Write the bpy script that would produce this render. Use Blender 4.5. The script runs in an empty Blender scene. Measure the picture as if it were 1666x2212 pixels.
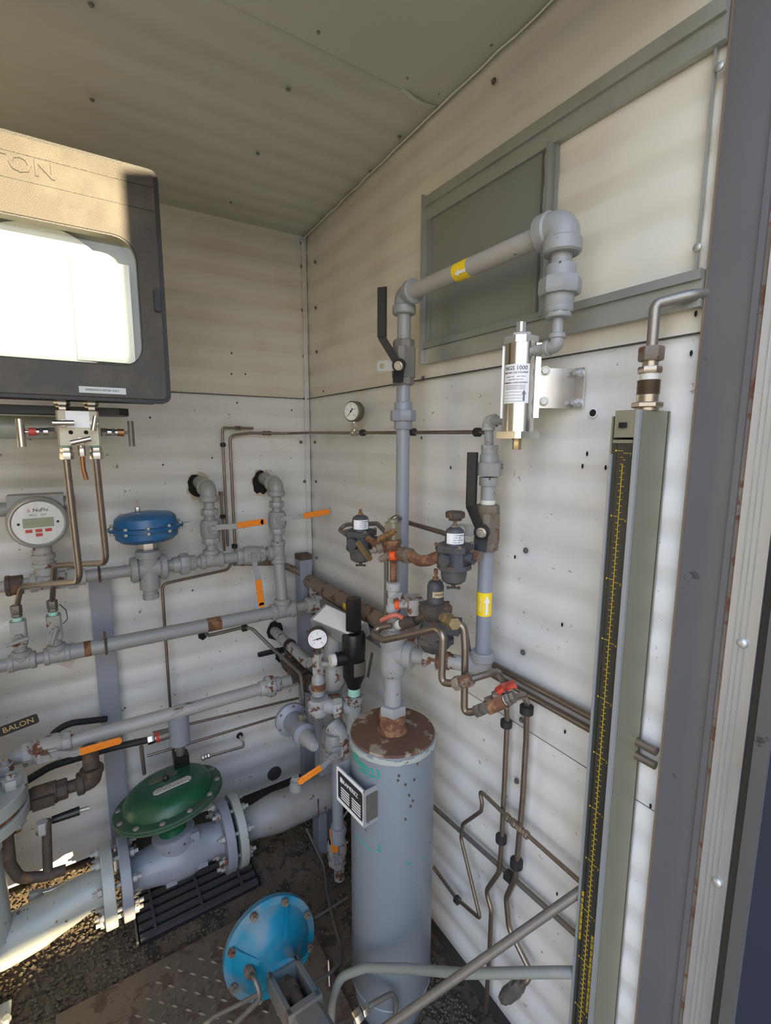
import bpy, math, random
import numpy as np
from mathutils import Vector, Matrix

# ---------------------------------------------------------------- camera, sky, sun, exposure
SC = bpy.context.scene
COL = SC.collection
CAM = np.array([-0.78, -1.765, 1.5])
FPX = 1041.7
YAW, PITCH, ROLL = [math.radians(a) for a in (32.873, 8.5, 0.2)]
_w = np.array([math.sin(YAW)*math.cos(PITCH), math.cos(YAW)*math.cos(PITCH), -math.sin(PITCH)])
_r0 = np.array([math.cos(YAW), -math.sin(YAW), 0.0])
_u0 = np.cross(_r0, _w)
_r = math.cos(ROLL)*_r0 + math.sin(ROLL)*_u0
_u = -math.sin(ROLL)*_r0 + math.cos(ROLL)*_u0
cam_d = bpy.data.cameras.new('camera')
cam = bpy.data.objects.new('camera', cam_d)
COL.objects.link(cam)
cam_d.sensor_fit = 'HORIZONTAL'
cam_d.sensor_width = 36.0
cam_d.lens = 36.0*FPX/1666.0
cam_d.clip_start = 0.02
M = Matrix(((_r[0], _u[0], -_w[0], CAM[0]), (_r[1], _u[1], -_w[1], CAM[1]), (_r[2], _u[2], -_w[2], CAM[2]), (0, 0, 0, 1)))
cam.matrix_world = M
SC.camera = cam

SC.view_settings.view_transform = 'Standard'
SC.view_settings.look = 'None'
SC.view_settings.gamma = 1.0
SC.view_settings.use_curve_mapping = False
SC.view_settings.exposure = 0.72

world = bpy.data.worlds.new('sky')
SC.world = world
world.use_nodes = True
nt = world.node_tree
nt.nodes.clear()
wo = nt.nodes.new('ShaderNodeOutputWorld')
bg = nt.nodes.new('ShaderNodeBackground')
tc = nt.nodes.new('ShaderNodeTexCoord')
sp = nt.nodes.new('ShaderNodeSeparateXYZ')
rp = nt.nodes.new('ShaderNodeValToRGB')
mr = nt.nodes.new('ShaderNodeMapRange')
mr.inputs['From Min'].default_value = -1
mr.inputs['From Max'].default_value = 1
nt.links.new(tc.outputs['Generated'], sp.inputs[0])
nt.links.new(sp.outputs['Z'], mr.inputs['Value'])
nt.links.new(mr.outputs[0], rp.inputs[0])
nt.links.new(rp.outputs[0], bg.inputs[0])
nt.links.new(bg.outputs[0], wo.inputs[0])
els = rp.color_ramp.elements
els[0].position = 0.0; els[0].color = (0.22, 0.20, 0.16, 1)
els[1].position = 1.0; els[1].color = (0.30, 0.46, 0.85, 1)
for ps, c in ((0.49, (0.27, 0.25, 0.20, 1)), (0.505, (1.0, 0.86, 0.66, 1)), (0.60, (0.75, 0.82, 0.95, 1))):
    e = els.new(ps); e.color = c
bg.inputs['Strength'].default_value = 2.6

SUN_EL = math.radians(7.0)
sun_d = bpy.data.lights.new('sun', 'SUN')
sun_d.energy = 12.0
sun_d.color = (1.0, 0.80, 0.50)
sun_d.angle = math.radians(0.7)
sun = bpy.data.objects.new('sun', sun_d)
COL.objects.link(sun)
_sd = Vector((-0.124, 0.62, 0)).normalized()*math.cos(SUN_EL) + Vector((0, 0, -math.sin(SUN_EL)))
sun.rotation_euler = _sd.to_track_quat('-Z', 'Y').to_euler()
sun.location = (0, -5, 4)

# ---------------------------------------------------------------- measuring helpers (photo pixel + a known plane -> metres)
def ray(x, y): return ((x-833)/FPX)*_r - ((y-1106)/FPX)*_u + _w
def B(x, y, d=0.0):            # on the plane y = -d (parallel to the back wall)
    v = ray(x, y); return Vector(CAM + v*((-d-CAM[1])/v[1]))
def W(x, y, d=0.0):            # on the plane x = -d (parallel to the right wall)
    v = ray(x, y); return Vector(CAM + v*((-d-CAM[0])/v[0]))
def H(x, y, z=0.0):            # on the height z
    v = ray(x, y); return Vector(CAM + v*((z-CAM[2])/v[2]))
def P(x, y, t): return Vector(CAM + ray(x, y)*t)
def bx(px, y, z):              # x for a pixel column, given y and z
    k = (px-833)/FPX
    n = _r - k*_w
    return float(CAM[0] - (n[1]*(y-CAM[1]) + n[2]*(z-CAM[2]))/n[0])
def wy(px, x, z):
    k = (px-833)/FPX
    n = _r - k*_w
    return float(CAM[1] - (n[0]*(x-CAM[0]) + n[2]*(z-CAM[2]))/n[1])
def hz(py, x, y):              # height for a pixel row, given x and y
    k = -(py-1106)/FPX
    n = _u - k*_w
    return float(CAM[2] - (n[0]*(x-CAM[0]) + n[1]*(y-CAM[1]))/n[2])
def V(*a): return Vector(a)
XA, YA, ZA = V(1, 0, 0), V(0, 1, 0), V(0, 0, 1)

# ---------------------------------------------------------------- materials
MATS = {}
def mat(name, col, rough=0.5, metal=0.0, chip=None, chip_amt=0.0, chip_scale=40.0, dust=None, dust_amt=0.0,
        var=0.12, var_scale=6.0, bump=0.0, bump_scale=150.0, chip_rough=0.85, stretch=None, chip_metal=0.0, ribs=0.0, ribcol=(.36, .28, .18)):
    if name in MATS: return MATS[name]
    m = bpy.data.materials.new(name); m.use_nodes = True
    t = m.node_tree; N = t.nodes; L = t.links
    b = N['Principled BSDF']
    b.inputs['Roughness'].default_value = rough
    b.inputs['Metallic'].default_value = metal
    c4 = (*col, 1)
    geo = N.new('ShaderNodeNewGeometry')
    vec = geo.outputs['Position']
    if stretch:
        mp = N.new('ShaderNodeMapping'); mp.inputs['Scale'].default_value = stretch
        L.new(vec, mp.inputs[0]); vec = mp.outputs[0]
    n1 = N.new('ShaderNodeTexNoise'); n1.inputs['Scale'].default_value = var_scale; n1.inputs['Detail'].default_value = 5
    L.new(vec, n1.inputs['Vector'])
    mx = N.new('ShaderNodeMix'); mx.data_type = 'RGBA'
    mx.inputs[6].default_value = (*[c*(1-var) for c in col], 1)
    mx.inputs[7].default_value = (*[min(1, c*(1+var)) for c in col], 1)
    L.new(n1.outputs[0], mx.inputs[0])
    out = mx.outputs[2]
    if dust_amt > 0:
        n3 = N.new('ShaderNodeTexNoise'); n3.inputs['Scale'].default_value = var_scale*1.7; n3.inputs['Detail'].default_value = 6
        L.new(vec, n3.inputs['Vector'])
        r3 = N.new('ShaderNodeValToRGB')
        lo = 0.62-0.3*dust_amt
        r3.color_ramp.elements[0].position = lo; r3.color_ramp.elements[1].position = lo+0.2
        L.new(n3.outputs[0], r3.inputs[0])
        m3 = N.new('ShaderNodeMix'); m3.data_type = 'RGBA'
        ml = N.new('ShaderNodeMath'); ml.operation = 'MULTIPLY'; ml.inputs[1].default_value = min(1, 0.35+dust_amt*0.6)
        L.new(r3.outputs[0], ml.inputs[0]); L.new(ml.outputs[0], m3.inputs[0])
        L.new(out, m3.inputs[6]); m3.inputs[7].default_value = (*dust, 1)
        out = m3.outputs[2]
    if chip is not None and chip_amt > 0:
        n2 = N.new('ShaderNodeTexNoise'); n2.inputs['Scale'].default_value = chip_scale; n2.inputs['Detail'].default_value = 8
        n2.inputs['Roughness'].default_value = 0.62
        L.new(vec, n2.inputs['Vector'])
        r2 = N.new('ShaderNodeValToRGB')
        lo = 0.68-0.36*chip_amt
        r2.color_ramp.elements[0].position = lo; r2.color_ramp.elements[1].position = lo+0.035
        L.new(n2.outputs[0], r2.inputs[0])
        m2 = N.new('ShaderNodeMix'); m2.data_type = 'RGBA'
        L.new(r2.outputs[0], m2.inputs[0]); L.new(out, m2.inputs[6])
        nc = N.new('ShaderNodeTexNoise'); nc.inputs['Scale'].default_value = chip_scale*3
        L.new(vec, nc.inputs['Vector'])
        mc = N.new('ShaderNodeMix'); mc.data_type = 'RGBA'
        mc.inputs[6].default_value = (*[c*0.55 for c in chip], 1); mc.inputs[7].default_value = (*[min(1, c*1.5) for c in chip], 1)
        L.new(nc.outputs[0], mc.inputs[0]); L.new(mc.outputs[2], m2.inputs[7])
        out = m2.outputs[2]
        rr = N.new('ShaderNodeMix'); rr.data_type = 'FLOAT'
        rr.inputs[2].default_value = rough; rr.inputs[3].default_value = chip_rough
        L.new(r2.outputs[0], rr.inputs[0]); L.new(rr.outputs[0], b.inputs['Roughness'])
        if metal > 0 or chip_metal > 0:
            rm = N.new('ShaderNodeMix'); rm.data_type = 'FLOAT'
            rm.inputs[2].default_value = metal; rm.inputs[3].default_value = chip_metal
            L.new(r2.outputs[0], rm.inputs[0]); L.new(rm.outputs[0], b.inputs['Metallic'])
    if ribs > 0:      # rib shade painted into the colour as darker bands, with some grime
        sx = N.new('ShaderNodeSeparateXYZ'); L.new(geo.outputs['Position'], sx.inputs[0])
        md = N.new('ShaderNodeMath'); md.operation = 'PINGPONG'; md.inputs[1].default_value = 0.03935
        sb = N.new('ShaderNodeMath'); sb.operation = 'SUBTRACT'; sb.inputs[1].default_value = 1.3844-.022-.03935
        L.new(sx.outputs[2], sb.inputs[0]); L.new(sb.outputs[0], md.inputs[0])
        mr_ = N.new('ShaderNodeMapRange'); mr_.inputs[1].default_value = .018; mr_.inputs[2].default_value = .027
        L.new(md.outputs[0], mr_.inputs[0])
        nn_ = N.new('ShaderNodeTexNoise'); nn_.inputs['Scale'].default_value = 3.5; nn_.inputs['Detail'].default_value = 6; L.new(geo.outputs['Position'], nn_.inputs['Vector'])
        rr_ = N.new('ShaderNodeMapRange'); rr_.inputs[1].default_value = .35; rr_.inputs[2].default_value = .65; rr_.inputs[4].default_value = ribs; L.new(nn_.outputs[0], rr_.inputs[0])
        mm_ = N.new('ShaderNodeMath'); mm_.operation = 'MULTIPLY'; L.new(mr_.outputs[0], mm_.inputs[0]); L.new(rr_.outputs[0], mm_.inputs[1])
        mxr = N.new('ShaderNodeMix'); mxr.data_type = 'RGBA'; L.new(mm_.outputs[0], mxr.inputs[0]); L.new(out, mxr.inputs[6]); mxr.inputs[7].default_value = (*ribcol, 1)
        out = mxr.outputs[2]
    L.new(out, b.inputs['Base Color'])
    if bump > 0:
        nb = N.new('ShaderNodeTexNoise'); nb.inputs['Scale'].default_value = bump_scale; nb.inputs['Detail'].default_value = 4
        L.new(vec, nb.inputs['Vector'])
        bp = N.new('ShaderNodeBump'); bp.inputs['Strength'].default_value = bump; bp.inputs['Distance'].default_value = 0.002
        L.new(nb.outputs[0], bp.inputs['Height']); L.new(bp.outputs[0], b.inputs['Normal'])
    MATS[name] = m
    return m
RUST = (0.13, 0.055, 0.028)
RUSTD = (0.07, 0.038, 0.024)
DUST = (0.30, 0.25, 0.18)
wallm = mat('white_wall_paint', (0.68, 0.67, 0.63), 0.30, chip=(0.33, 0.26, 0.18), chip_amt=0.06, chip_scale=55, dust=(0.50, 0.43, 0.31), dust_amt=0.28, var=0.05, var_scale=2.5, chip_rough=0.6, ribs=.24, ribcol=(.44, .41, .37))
wallup = mat('warm_lit_wall_paint', (0.66, 0.63, 0.53), 0.36, dust=(0.52, 0.46, 0.35), dust_amt=0.35, var=0.05, var_scale=2.0, ribs=.36, ribcol=(.43, .36, .26))  # warm bounce light on the upper sheets put into the colour
ceilm = mat('ceiling_paint', (0.50, 0.50, 0.43), 0.5, dust=(0.44, 0.435, 0.36), dust_amt=0.3, var=0.06, var_scale=2.0)
grey = mat('grey_pipe_paint', (0.285, 0.29, 0.28), 0.42, chip=RUSTD, chip_amt=0.07, chip_scale=60, dust=(0.30, 0.28, 0.24), dust_amt=0.25, var=0.08, bump=0.15)
grey_rusty = mat('rust_spotted_grey_paint', (0.36, 0.36, 0.34), 0.5, chip=RUST, chip_amt=0.32, chip_scale=30, dust=DUST, dust_amt=0.35, var=0.1, bump=0.35)
bluegrey = mat('blue_grey_paint', (0.245, 0.258, 0.29), 0.35, chip=RUSTD, chip_amt=0.05, chip_scale=45, dust=(0.26, 0.25, 0.24), dust_amt=0.2, var=0.08, bump=0.1)
vesselm = mat('vessel_paint', (0.185, 0.21, 0.23), 0.36, chip=RUSTD, chip_amt=0.035, chip_scale=28, dust=(0.20, 0.215, 0.22), dust_amt=0.35, var=0.07, var_scale=4)
palegreen = mat('pale_green_grey_paint', (0.37, 0.395, 0.355), 0.33, chip=RUST, chip_amt=0.09, chip_scale=26, dust=(0.38, 0.36, 0.28), dust_amt=0.25, var=0.07)
rustm = mat('rust', RUST, 0.9, chip=(0.22, 0.11, 0.05), chip_amt=0.55, chip_scale=35, var=0.35, var_scale=30, bump=0.6)
rusttop = mat('flaking_rust_plate', (0.115, 0.058, 0.035), 0.85, chip=(0.27, 0.22, 0.15), chip_amt=0.38, chip_scale=20, var=0.3, var_scale=18, bump=0.6)
rustdark = mat('dark_oily_rust', (0.065, 0.048, 0.035), 0.7, chip=(0.14, 0.08, 0.04), chip_amt=0.35, chip_scale=40, var=0.3, var_scale=25, bump=0.6)
bronze = mat('rusted_cast_body', (0.15, 0.12, 0.085), 0.6, chip=RUST, chip_amt=0.4, chip_scale=35, dust=(0.26, 0.22, 0.16), dust_amt=0.4, var=0.15, bump=0.4)
ironm = mat('bare_valve_iron', (0.17, 0.16, 0.14), 0.55, metal=0.2, dust=(0.25, 0.23, 0.19), dust_amt=0.4, var=0.15, bump=0.5)
steel = mat('stainless_steel', (0.60, 0.56, 0.50), 0.30, metal=1.0, var=0.1, var_scale=25)
steeltan = mat('tarnished_steel_tube', (0.27, 0.22, 0.175), 0.36, metal=0.85, dust=(0.20, 0.16, 0.12), dust_amt=0.35, var=0.12, var_scale=20)
steeldull = mat('dull_steel_tube', (0.165, 0.15, 0.13), 0.5, metal=0.5, dust=(0.20, 0.17, 0.13), dust_amt=0.5, var=0.12, var_scale=20)
copper = mat('browned_copper', (0.33, 0.16, 0.07), 0.4, metal=0.8, var=0.2, var_scale=30)
brass = mat('brass', (0.50, 0.38, 0.20), 0.35, metal=0.9, dust=(0.22, 0.17, 0.1), dust_amt=0.3, var=0.15)
galv = mat('galvanized_steel', (0.40, 0.41, 0.37), 0.42, metal=0.55, dust=(0.33, 0.33, 0.28), dust_amt=0.4, var=0.12, var_scale=9)
galvpanel = mat('galvanized_sheet', (0.235, 0.245, 0.215), 0.48, metal=0.25, dust=(0.25, 0.25, 0.21), dust_amt=0.4, var=0.07, var_scale=4)
alu = mat('polished_aluminium', (0.80, 0.78, 0.74), 0.22, metal=1.0, var=0.05, stretch=(3, 3, 0.4), var_scale=40)
aludull = mat('dull_aluminium', (0.56, 0.56, 0.55), 0.42, metal=0.7, dust=(0.40, 0.39, 0.36), dust_amt=0.3, var=0.08, stretch=(1, 1, 0.15), var_scale=20)
black = mat('black_plastic', (0.007, 0.007, 0.007), 0.42, dust=(0.04, 0.035, 0.03), dust_amt=0.25, var=0.2)
blackrub = mat('black_rubber_hose', (0.018, 0.017, 0.016), 0.6, var=0.2, bump=0.5, bump_scale=400)
recm = mat('black_textured_enamel', (0.062, 0.054, 0.043), 0.5, dust=(0.115, 0.098, 0.072), dust_amt=0.45, var=0.15, var_scale=9, bump=0.35, bump_scale=700)
recside = mat('black_enamel', (0.018, 0.017, 0.017), 0.45, var=0.15, bump=0.2, bump_scale=500)
charcoal = mat('charcoal_enamel', (0.055, 0.058, 0.064), 0.5, dust=(0.14, 0.105, 0.075), dust_amt=0.35, var=0.12, bump=0.3)
charrust = mat('charcoal_enamel_rusting', (0.052, 0.054, 0.056), 0.55, chip=RUST, chip_amt=0.2, chip_scale=30, dust=(0.12, 0.09, 0.065), dust_amt=0.5, var=0.15, bump=0.4)
orange = mat('orange_plastic', (0.83, 0.23, 0.012), 0.42, dust=(0.62, 0.22, 0.05), dust_amt=0.2, var=0.06)
redp = mat('red_plastic', (0.50, 0.055, 0.03), 0.45, dust=(0.38, 0.14, 0.09), dust_amt=0.4, var=0.1)
redorange = mat('orange_red_ring', (0.78, 0.10, 0.02), 0.5)
greenp = mat('dark_green_paint', (0.006, 0.082, 0.032), 0.38, dust=(0.05, 0.085, 0.05), dust_amt=0.45, var=0.1, var_scale=7)
greenrim = mat('dusty_green_paint', (0.028, 0.088, 0.046), 0.6, dust=(0.075, 0.085, 0.055), dust_amt=0.5, var=0.12, var_scale=9)
bluep = mat('dark_blue_paint', (0.018, 0.125, 0.30), 0.33, dust=(0.20, 0.21, 0.19), dust_amt=0.22, var=0.1, chip=(0.12, 0.1, 0.08), chip_amt=0.05)
cyanp = mat('bright_blue_paint', (0.003, 0.185, 0.285), 0.38, dust=(0.27, 0.21, 0.15), dust_amt=0.42, var=0.08, var_scale=7)
cyandusty = mat('dusty_blue_paint', (0.075, 0.12, 0.13), 0.65, dust=(0.19, 0.15, 0.11), dust_amt=0.75, var=0.1)
yellow = mat('yellow_sticker', (0.88, 0.62, 0.015), 0.4, var=0.03)
white = mat('white_label', (0.78, 0.77, 0.74), 0.5, var=0.03)
whitedirty = mat('grubby_white_label', (0.55, 0.50, 0.44), 0.55, chip=(0.25, 0.18, 0.14), chip_amt=0.15, chip_scale=60, var=0.08)
ink = mat('black_ink', (0.02, 0.02, 0.022), 0.6)
inkgrey = mat('grey_ink', (0.16, 0.16, 0.16), 0.6)
greenink = mat('green_marker', (0.0, 0.33, 0.21), 0.6)
yellowink = mat('yellow_ink', (0.62, 0.42, 0.02), 0.5)
tape = mat('thread_tape', (0.62, 0.62, 0.54), 0.7, var=0.1)
mint = mat('mint_thread_sealant', (0.38, 0.68, 0.56), 0.6, var=0.08)
holem = mat('dark_gap', (0.006, 0.005, 0.005), 0.9)
foam = mat('expanding_foam', (0.50, 0.42, 0.30), 0.9, var=0.2, bump=0.8)
patchm = mat('dark_round_patch', (0.075, 0.07, 0.07), 0.6)
seam = mat('seam_shadow_gap', (0.05, 0.045, 0.035), 0.9)
jambm = mat('grey_steel_jamb', (0.135, 0.132, 0.134), 0.42, metal=0.25, dust=(0.13, 0.12, 0.125), dust_amt=0.3, var=0.14, var_scale=5, chip=(0.05, 0.045, 0.04), chip_amt=0.05, chip_scale=25)
doorm = mat('dark_blue_door', (0.030, 0.035, 0.058), 0.45, var=0.15)
dirtm = mat('dirt_floor', (0.125, 0.090, 0.060), 0.95, chip=(0.055, 0.04, 0.028), chip_amt=0.42, chip_scale=24, dust=(0.17, 0.13, 0.085), dust_amt=0.4, var=0.3, var_scale=9, bump=1.0, bump_scale=90)
treadm = mat('tread_plate', (0.150, 0.112, 0.076), 0.6, metal=0.2, chip=(0.09, 0.055, 0.035), chip_amt=0.4, chip_scale=20, var=0.25, var_scale=10, bump=0.3)
gravm = mat('gravel', (0.095, 0.073, 0.042), 0.75, var=0.7, var_scale=120)
graym = mat('grate_steel', (0.085, 0.085, 0.09), 0.5, metal=0.4, dust=(0.09, 0.075, 0.06), dust_amt=0.5, var=0.2)
blackhole = mat('pit', (0.01, 0.009, 0.008), 0.95)  # near-black that puts the shade inside holes into the colour
paper = mat('chart_paper', (0.80, 0.80, 0.78), 0.55, var=0.02)
inside = mat('pale_case_interior', (0.50, 0.50, 0.44), 0.5, var=0.05)
lcdm = mat('lcd', (0.30, 0.31, 0.20), 0.3, var=0.03)
meterface = mat('meter_face', (0.55, 0.54, 0.55), 0.35, var=0.03)
ledge = mat('ground_outside', (0.27, 0.245, 0.19), 0.95, var=0.2, var_scale=1.5)
outm = mat('blocker_tan_steel', (0.36, 0.33, 0.27), 0.6, var=0.1)
mano = mat('olive_zinc_plate', (0.25, 0.24, 0.165), 0.5, metal=0.35, dust=(0.23, 0.215, 0.145), dust_amt=0.4, var=0.1, var_scale=6)
manog = mat('grey_zinc_rail', (0.34, 0.36, 0.37), 0.38, metal=0.4, dust=(0.36, 0.345, 0.27), dust_amt=0.3, var=0.12, var_scale=5)
scalem = mat('black_scale_plate', (0.035, 0.035, 0.028), 0.28, var=0.2, var_scale=8)
def glass(name, tint=(1, 1, 1), rough=0.02):
    m = bpy.data.materials.new(name); m.use_nodes = True
    t = m.node_tree; N = t.nodes; L = t.links; N.clear()
    o = N.new('ShaderNodeOutputMaterial'); tr = N.new('ShaderNodeBsdfTransparent'); g = N.new('ShaderNodeBsdfGlossy')
    tr.inputs[0].default_value = (*tint, 1); g.inputs['Roughness'].default_value = rough
    f = N.new('ShaderNodeFresnel'); f.inputs[0].default_value = 1.45
    mx = N.new('ShaderNodeMixShader')
    L.new(f.outputs[0], mx.inputs[0]); L.new(tr.outputs[0], mx.inputs[1]); L.new(g.outputs[0], mx.inputs[2]); L.new(mx.outputs[0], o.inputs[0])
    return m
glassm = glass('clear_glass', (0.93, 0.95, 0.93))
glasstube = glass('gauge_glass', (0.9, 0.92, 0.9), 0.05)

# ---------------------------------------------------------------- mesh helpers
def frame(d, up=None):
    z = Vector(d).normalized()
    if up is None: up = ZA if abs(z.z) < 0.9 else YA
    x = Vector(up).cross(z)
    if x.length < 1e-6: x = XA.cross(z)
    x.normalize()
    y = z.cross(x)
    return Matrix((x, y, z)).transposed()     # columns x,y,z
class MB:
    def __init__(s): s.v = []; s.f = []
    def add(s, vs, fs):
        n = len(s.v); s.v += [Vector(v) for v in vs]; s.f += [tuple(i+n for i in f) for f in fs]; return s
    def box(s, c, size, R=None):
        hx, hy, hz_ = [a/2 for a in size]; R = R or Matrix.Identity(3)
        vs = [Vector(c)+R@V(x*hx, y*hy, z*hz_) for x in (-1, 1) for y in (-1, 1) for z in (-1, 1)]
        return s.add(vs, [(0, 1, 3, 2), (4, 6, 7, 5), (0, 4, 5, 1), (2, 3, 7, 6), (0, 2, 6, 4), (1, 5, 7, 3)])
    def cbox(s, c, size, R=None, b=0.15):     # box with chamfered vertical (local z) edges and rims
        hx, hy, hz_ = [a/2 for a in size]; k = b*min(hx, hy)*2
        pts = [(hx-k, -hy), (hx, -hy+k), (hx, hy-k), (hx-k, hy), (-hx+k, hy), (-hx, hy-k), (-hx, -hy+k), (-hx+k, -hy)]
        return s.prism(pts, c, R or Matrix.Identity(3), -hz_, hz_)
    def prism(s, pts, c, R, z0, z1):
        n = len(pts); c = Vector(c)
        vs = [c+R@V(x, y, z0) for x, y in pts]+[c+R@V(x, y, z1) for x, y in pts]
        fs = [tuple(range(n))[::-1], tuple(range(n, 2*n))]+[(i, (i+1) % n, n+(i+1) % n, n+i) for i in range(n)]
        return s.add(vs, fs)
    def lathe(s, prof, o, ax, seg=20, rot=0.0, up=None):
        R = frame(ax, up); o = Vector(o)
        rings = []
        vs = []
        for r, h in prof:
            if r < 1e-6: rings.append([len(vs)]); vs.append(o+R@V(0, 0, h))
            else:
                ids = []
                for k in range(seg):
                    a = rot+2*math.pi*k/seg
                    ids.append(len(vs)); vs.append(o+R@V(r*math.cos(a), r*math.sin(a), h))
                rings.append(ids)
        fs = []
        for A, C in zip(rings[:-1], rings[1:]):
            if len(A) == 1 and len(C) == 1: continue
            for k in range(seg):
                k2 = (k+1) % seg
                if len(A) == 1: fs.append((A[0], C[k2], C[k])[::-1])
                elif len(C) == 1: fs.append((A[k], A[k2], C[0]))
                else: fs.append((A[k], A[k2], C[k2], C[k]))
        if len(rings[0]) > 1: fs.append(tuple(rings[0])[::-1])
        if len(rings[-1]) > 1: fs.append(tuple(rings[-1]))
        return s.add(vs, fs)
    def cyl(s, a, b, r, seg=20, r2=None, rot=0.0, up=None):
        a, b = Vector(a), Vector(b); L = (b-a).length
        return s.lathe([(r, 0), (r if r2 is None else r2, L)], a, b-a, seg, rot, up)
    def hexn(s, a, b, r, n=6, up=None, rot=0.0):
        a, b = Vector(a), Vector(b); L = (b-a).length; k = min(L*0.18, r*0.12)
        return s.lathe([(r*0.93, 0), (r, k), (r, L-k), (r*0.93, L)], a, b-a, n, rot, up)
    def tube(s, pts, r, bend=None, seg=12, cap=True):
        pts = [Vector(p) for p in pts]
        bend = r*4 if bend is None else bend
        path = [pts[0]]
        for i in range(1, len(pts)-1):
            p0, p1, p2 = pts[i-1], pts[i], pts[i+1]
            d1, d2 = (p0-p1), (p2-p1); l1, l2 = d1.length, d2.length
            if l1 < 1e-6 or l2 < 1e-6: continue
            d1.normalize(); d2.normalize()
            ang = d1.angle(d2)
            if ang > math.pi-0.02: path.append(p1); continue
            t = min(bend/math.tan(ang/2), l1*0.48, l2*0.48)
            a, c = p1+d1*t, p1+d2*t
            n = max(3, int((math.pi-ang)/0.25))
            for k in range(n+1):
                u = k/n
                path.append(a*(1-u)**2+p1*2*u*(1-u)+c*u*u)
        path.append(pts[-1])
        # parallel transport
        tang = []
        for i in range(len(path)):
            a = path[max(0, i-1)]; c = path[min(len(path)-1, i+1)]
            tang.append((c-a).normalized())
        R = frame(tang[0]); x = R.col[0].copy()
        vs = []; fs = []
        rr = r if callable(r) else (lambda u: r)
        for i, p in enumerate(path):
            z = tang[i]; x = (x-z*x.dot(z)).normalized(); y = z.cross(x)
            q = rr(i/(len(path)-1))
            for k in range(seg):
                a = 2*math.pi*k/seg
                vs.append(p+(x*math.cos(a)+y*math.sin(a))*q)
        for i in range(len(path)-1):
            for k in range(seg):
                k2 = (k+1) % seg
                fs.append((i*seg+k, i*seg+k2, (i+1)*seg+k2, (i+1)*seg+k))
        if cap:
            fs.append(tuple(range(seg))[::-1]); fs.append(tuple((len(path)-1)*seg+k for k in range(seg)))
        return s.add(vs, fs)
    def ball(s, c, r, seg=14, sc=(1, 1, 1)):
        n = 8; prof = [(max(0, r*math.sin(math.pi*i/n)), -r*math.cos(math.pi*i/n)) for i in range(n+1)]
        prof[0] = (0, -r); prof[-1] = (0, r)
        k = len(s.v); s.lathe(prof, (0, 0, 0), ZA, seg)
        for i in range(k, len(s.v)): s.v[i] = Vector(c)+V(s.v[i].x*sc[0], s.v[i].y*sc[1], s.v[i].z*sc[2])
        return s
    def strip(s, path, w, t, side):            # flat bar following a path; side = width direction
        path = [Vector(p) for p in path]; side = Vector(side).normalized()
        vs = []
        for i, p in enumerate(path):
            d = (path[min(i+1, len(path)-1)]-path[max(i-1, 0)]).normalized()
            n = d.cross(side).normalized()
            for a, b_ in ((-1, -1), (1, -1), (1, 1), (-1, 1)): vs.append(p+side*(a*w/2)+n*(b_*t/2))
        fs = [(3, 2, 1, 0)]
        for i in range(len(path)-1):
            for k in range(4):
                k2 = (k+1) % 4
                fs.append((i*4+k, i*4+k2, i*4+4+k2, i*4+4+k))
        m = (len(path)-1)*4
        fs.append((m, m+1, m+2, m+3))
        return s.add(vs, fs)
    def arc(s, c, ax, mid, r, h, ang, seg=12, t=0.0006):   # curved patch wrapped on a cylinder
        ax = Vector(ax).normalized(); mid = Vector(mid); mid = (mid-ax*mid.dot(ax)).normalized(); sd = ax.cross(mid)
        vs = []
        for rr in (r, r+t):
            for k in range(seg+1):
                a = -ang/2+ang*k/seg
                d = mid*math.cos(a)+sd*math.sin(a)
                for hh in (-h/2, h/2): vs.append(Vector(c)+d*rr+ax*hh)
        n = 2*(seg+1); fs = []
        for k in range(seg):
            a = k*2
            fs.append((n+a, n+a+2, n+a+3, n+a+1)); fs.append((a, a+1, a+3, a+2))
            fs.append((a, a+2, n+a+2, n+a)); fs.append((a+1, n+a+1, n+a+3, a+3))
        fs.append((0, n, n+1, 1)); e = seg*2; fs.append((e, e+1, n+e+1, n+e))
        return s.add(vs, fs)

FONT_TMP = bpy.data.curves.new('lettering', 'FONT')
def text_mb(txt, size, o, right, up, ext=0.0003, align='CENTER', wrap=None, sx=1.0):
    """lettering as a mesh; wrap=(radius, axis_point_offset) bends it round a vertical cylinder behind o"""
    c = FONT_TMP; c.body = txt; c.size = size; c.extrude = ext; c.align_x = align; c.align_y = 'CENTER'; c.resolution_u = 2
    ob = bpy.data.objects.new('lettering_tmp', c); COL.objects.link(ob)
    dg = bpy.context.evaluated_depsgraph_get()
    me = bpy.data.meshes.new_from_object(ob.evaluated_get(dg))
    right = Vector(right).normalized(); up = Vector(up).normalized(); nrm = right.cross(up)
    mb = MB(); vs = []
    for v in me.vertices:
        x, y, z = v.co; x *= sx
        if wrap:
            a = x/wrap
            vs.append(Vector(o)-nrm*wrap+(nrm*math.cos(a)+right*math.sin(a))*(wrap+z)+up*y)
        else: vs.append(Vector(o)+right*x+up*y+nrm*z)
    mb.add(vs, [tuple(p.vertices) for p in me.polygons])
    bpy.data.objects.remove(ob); bpy.data.meshes.remove(me)
    return mb

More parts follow.
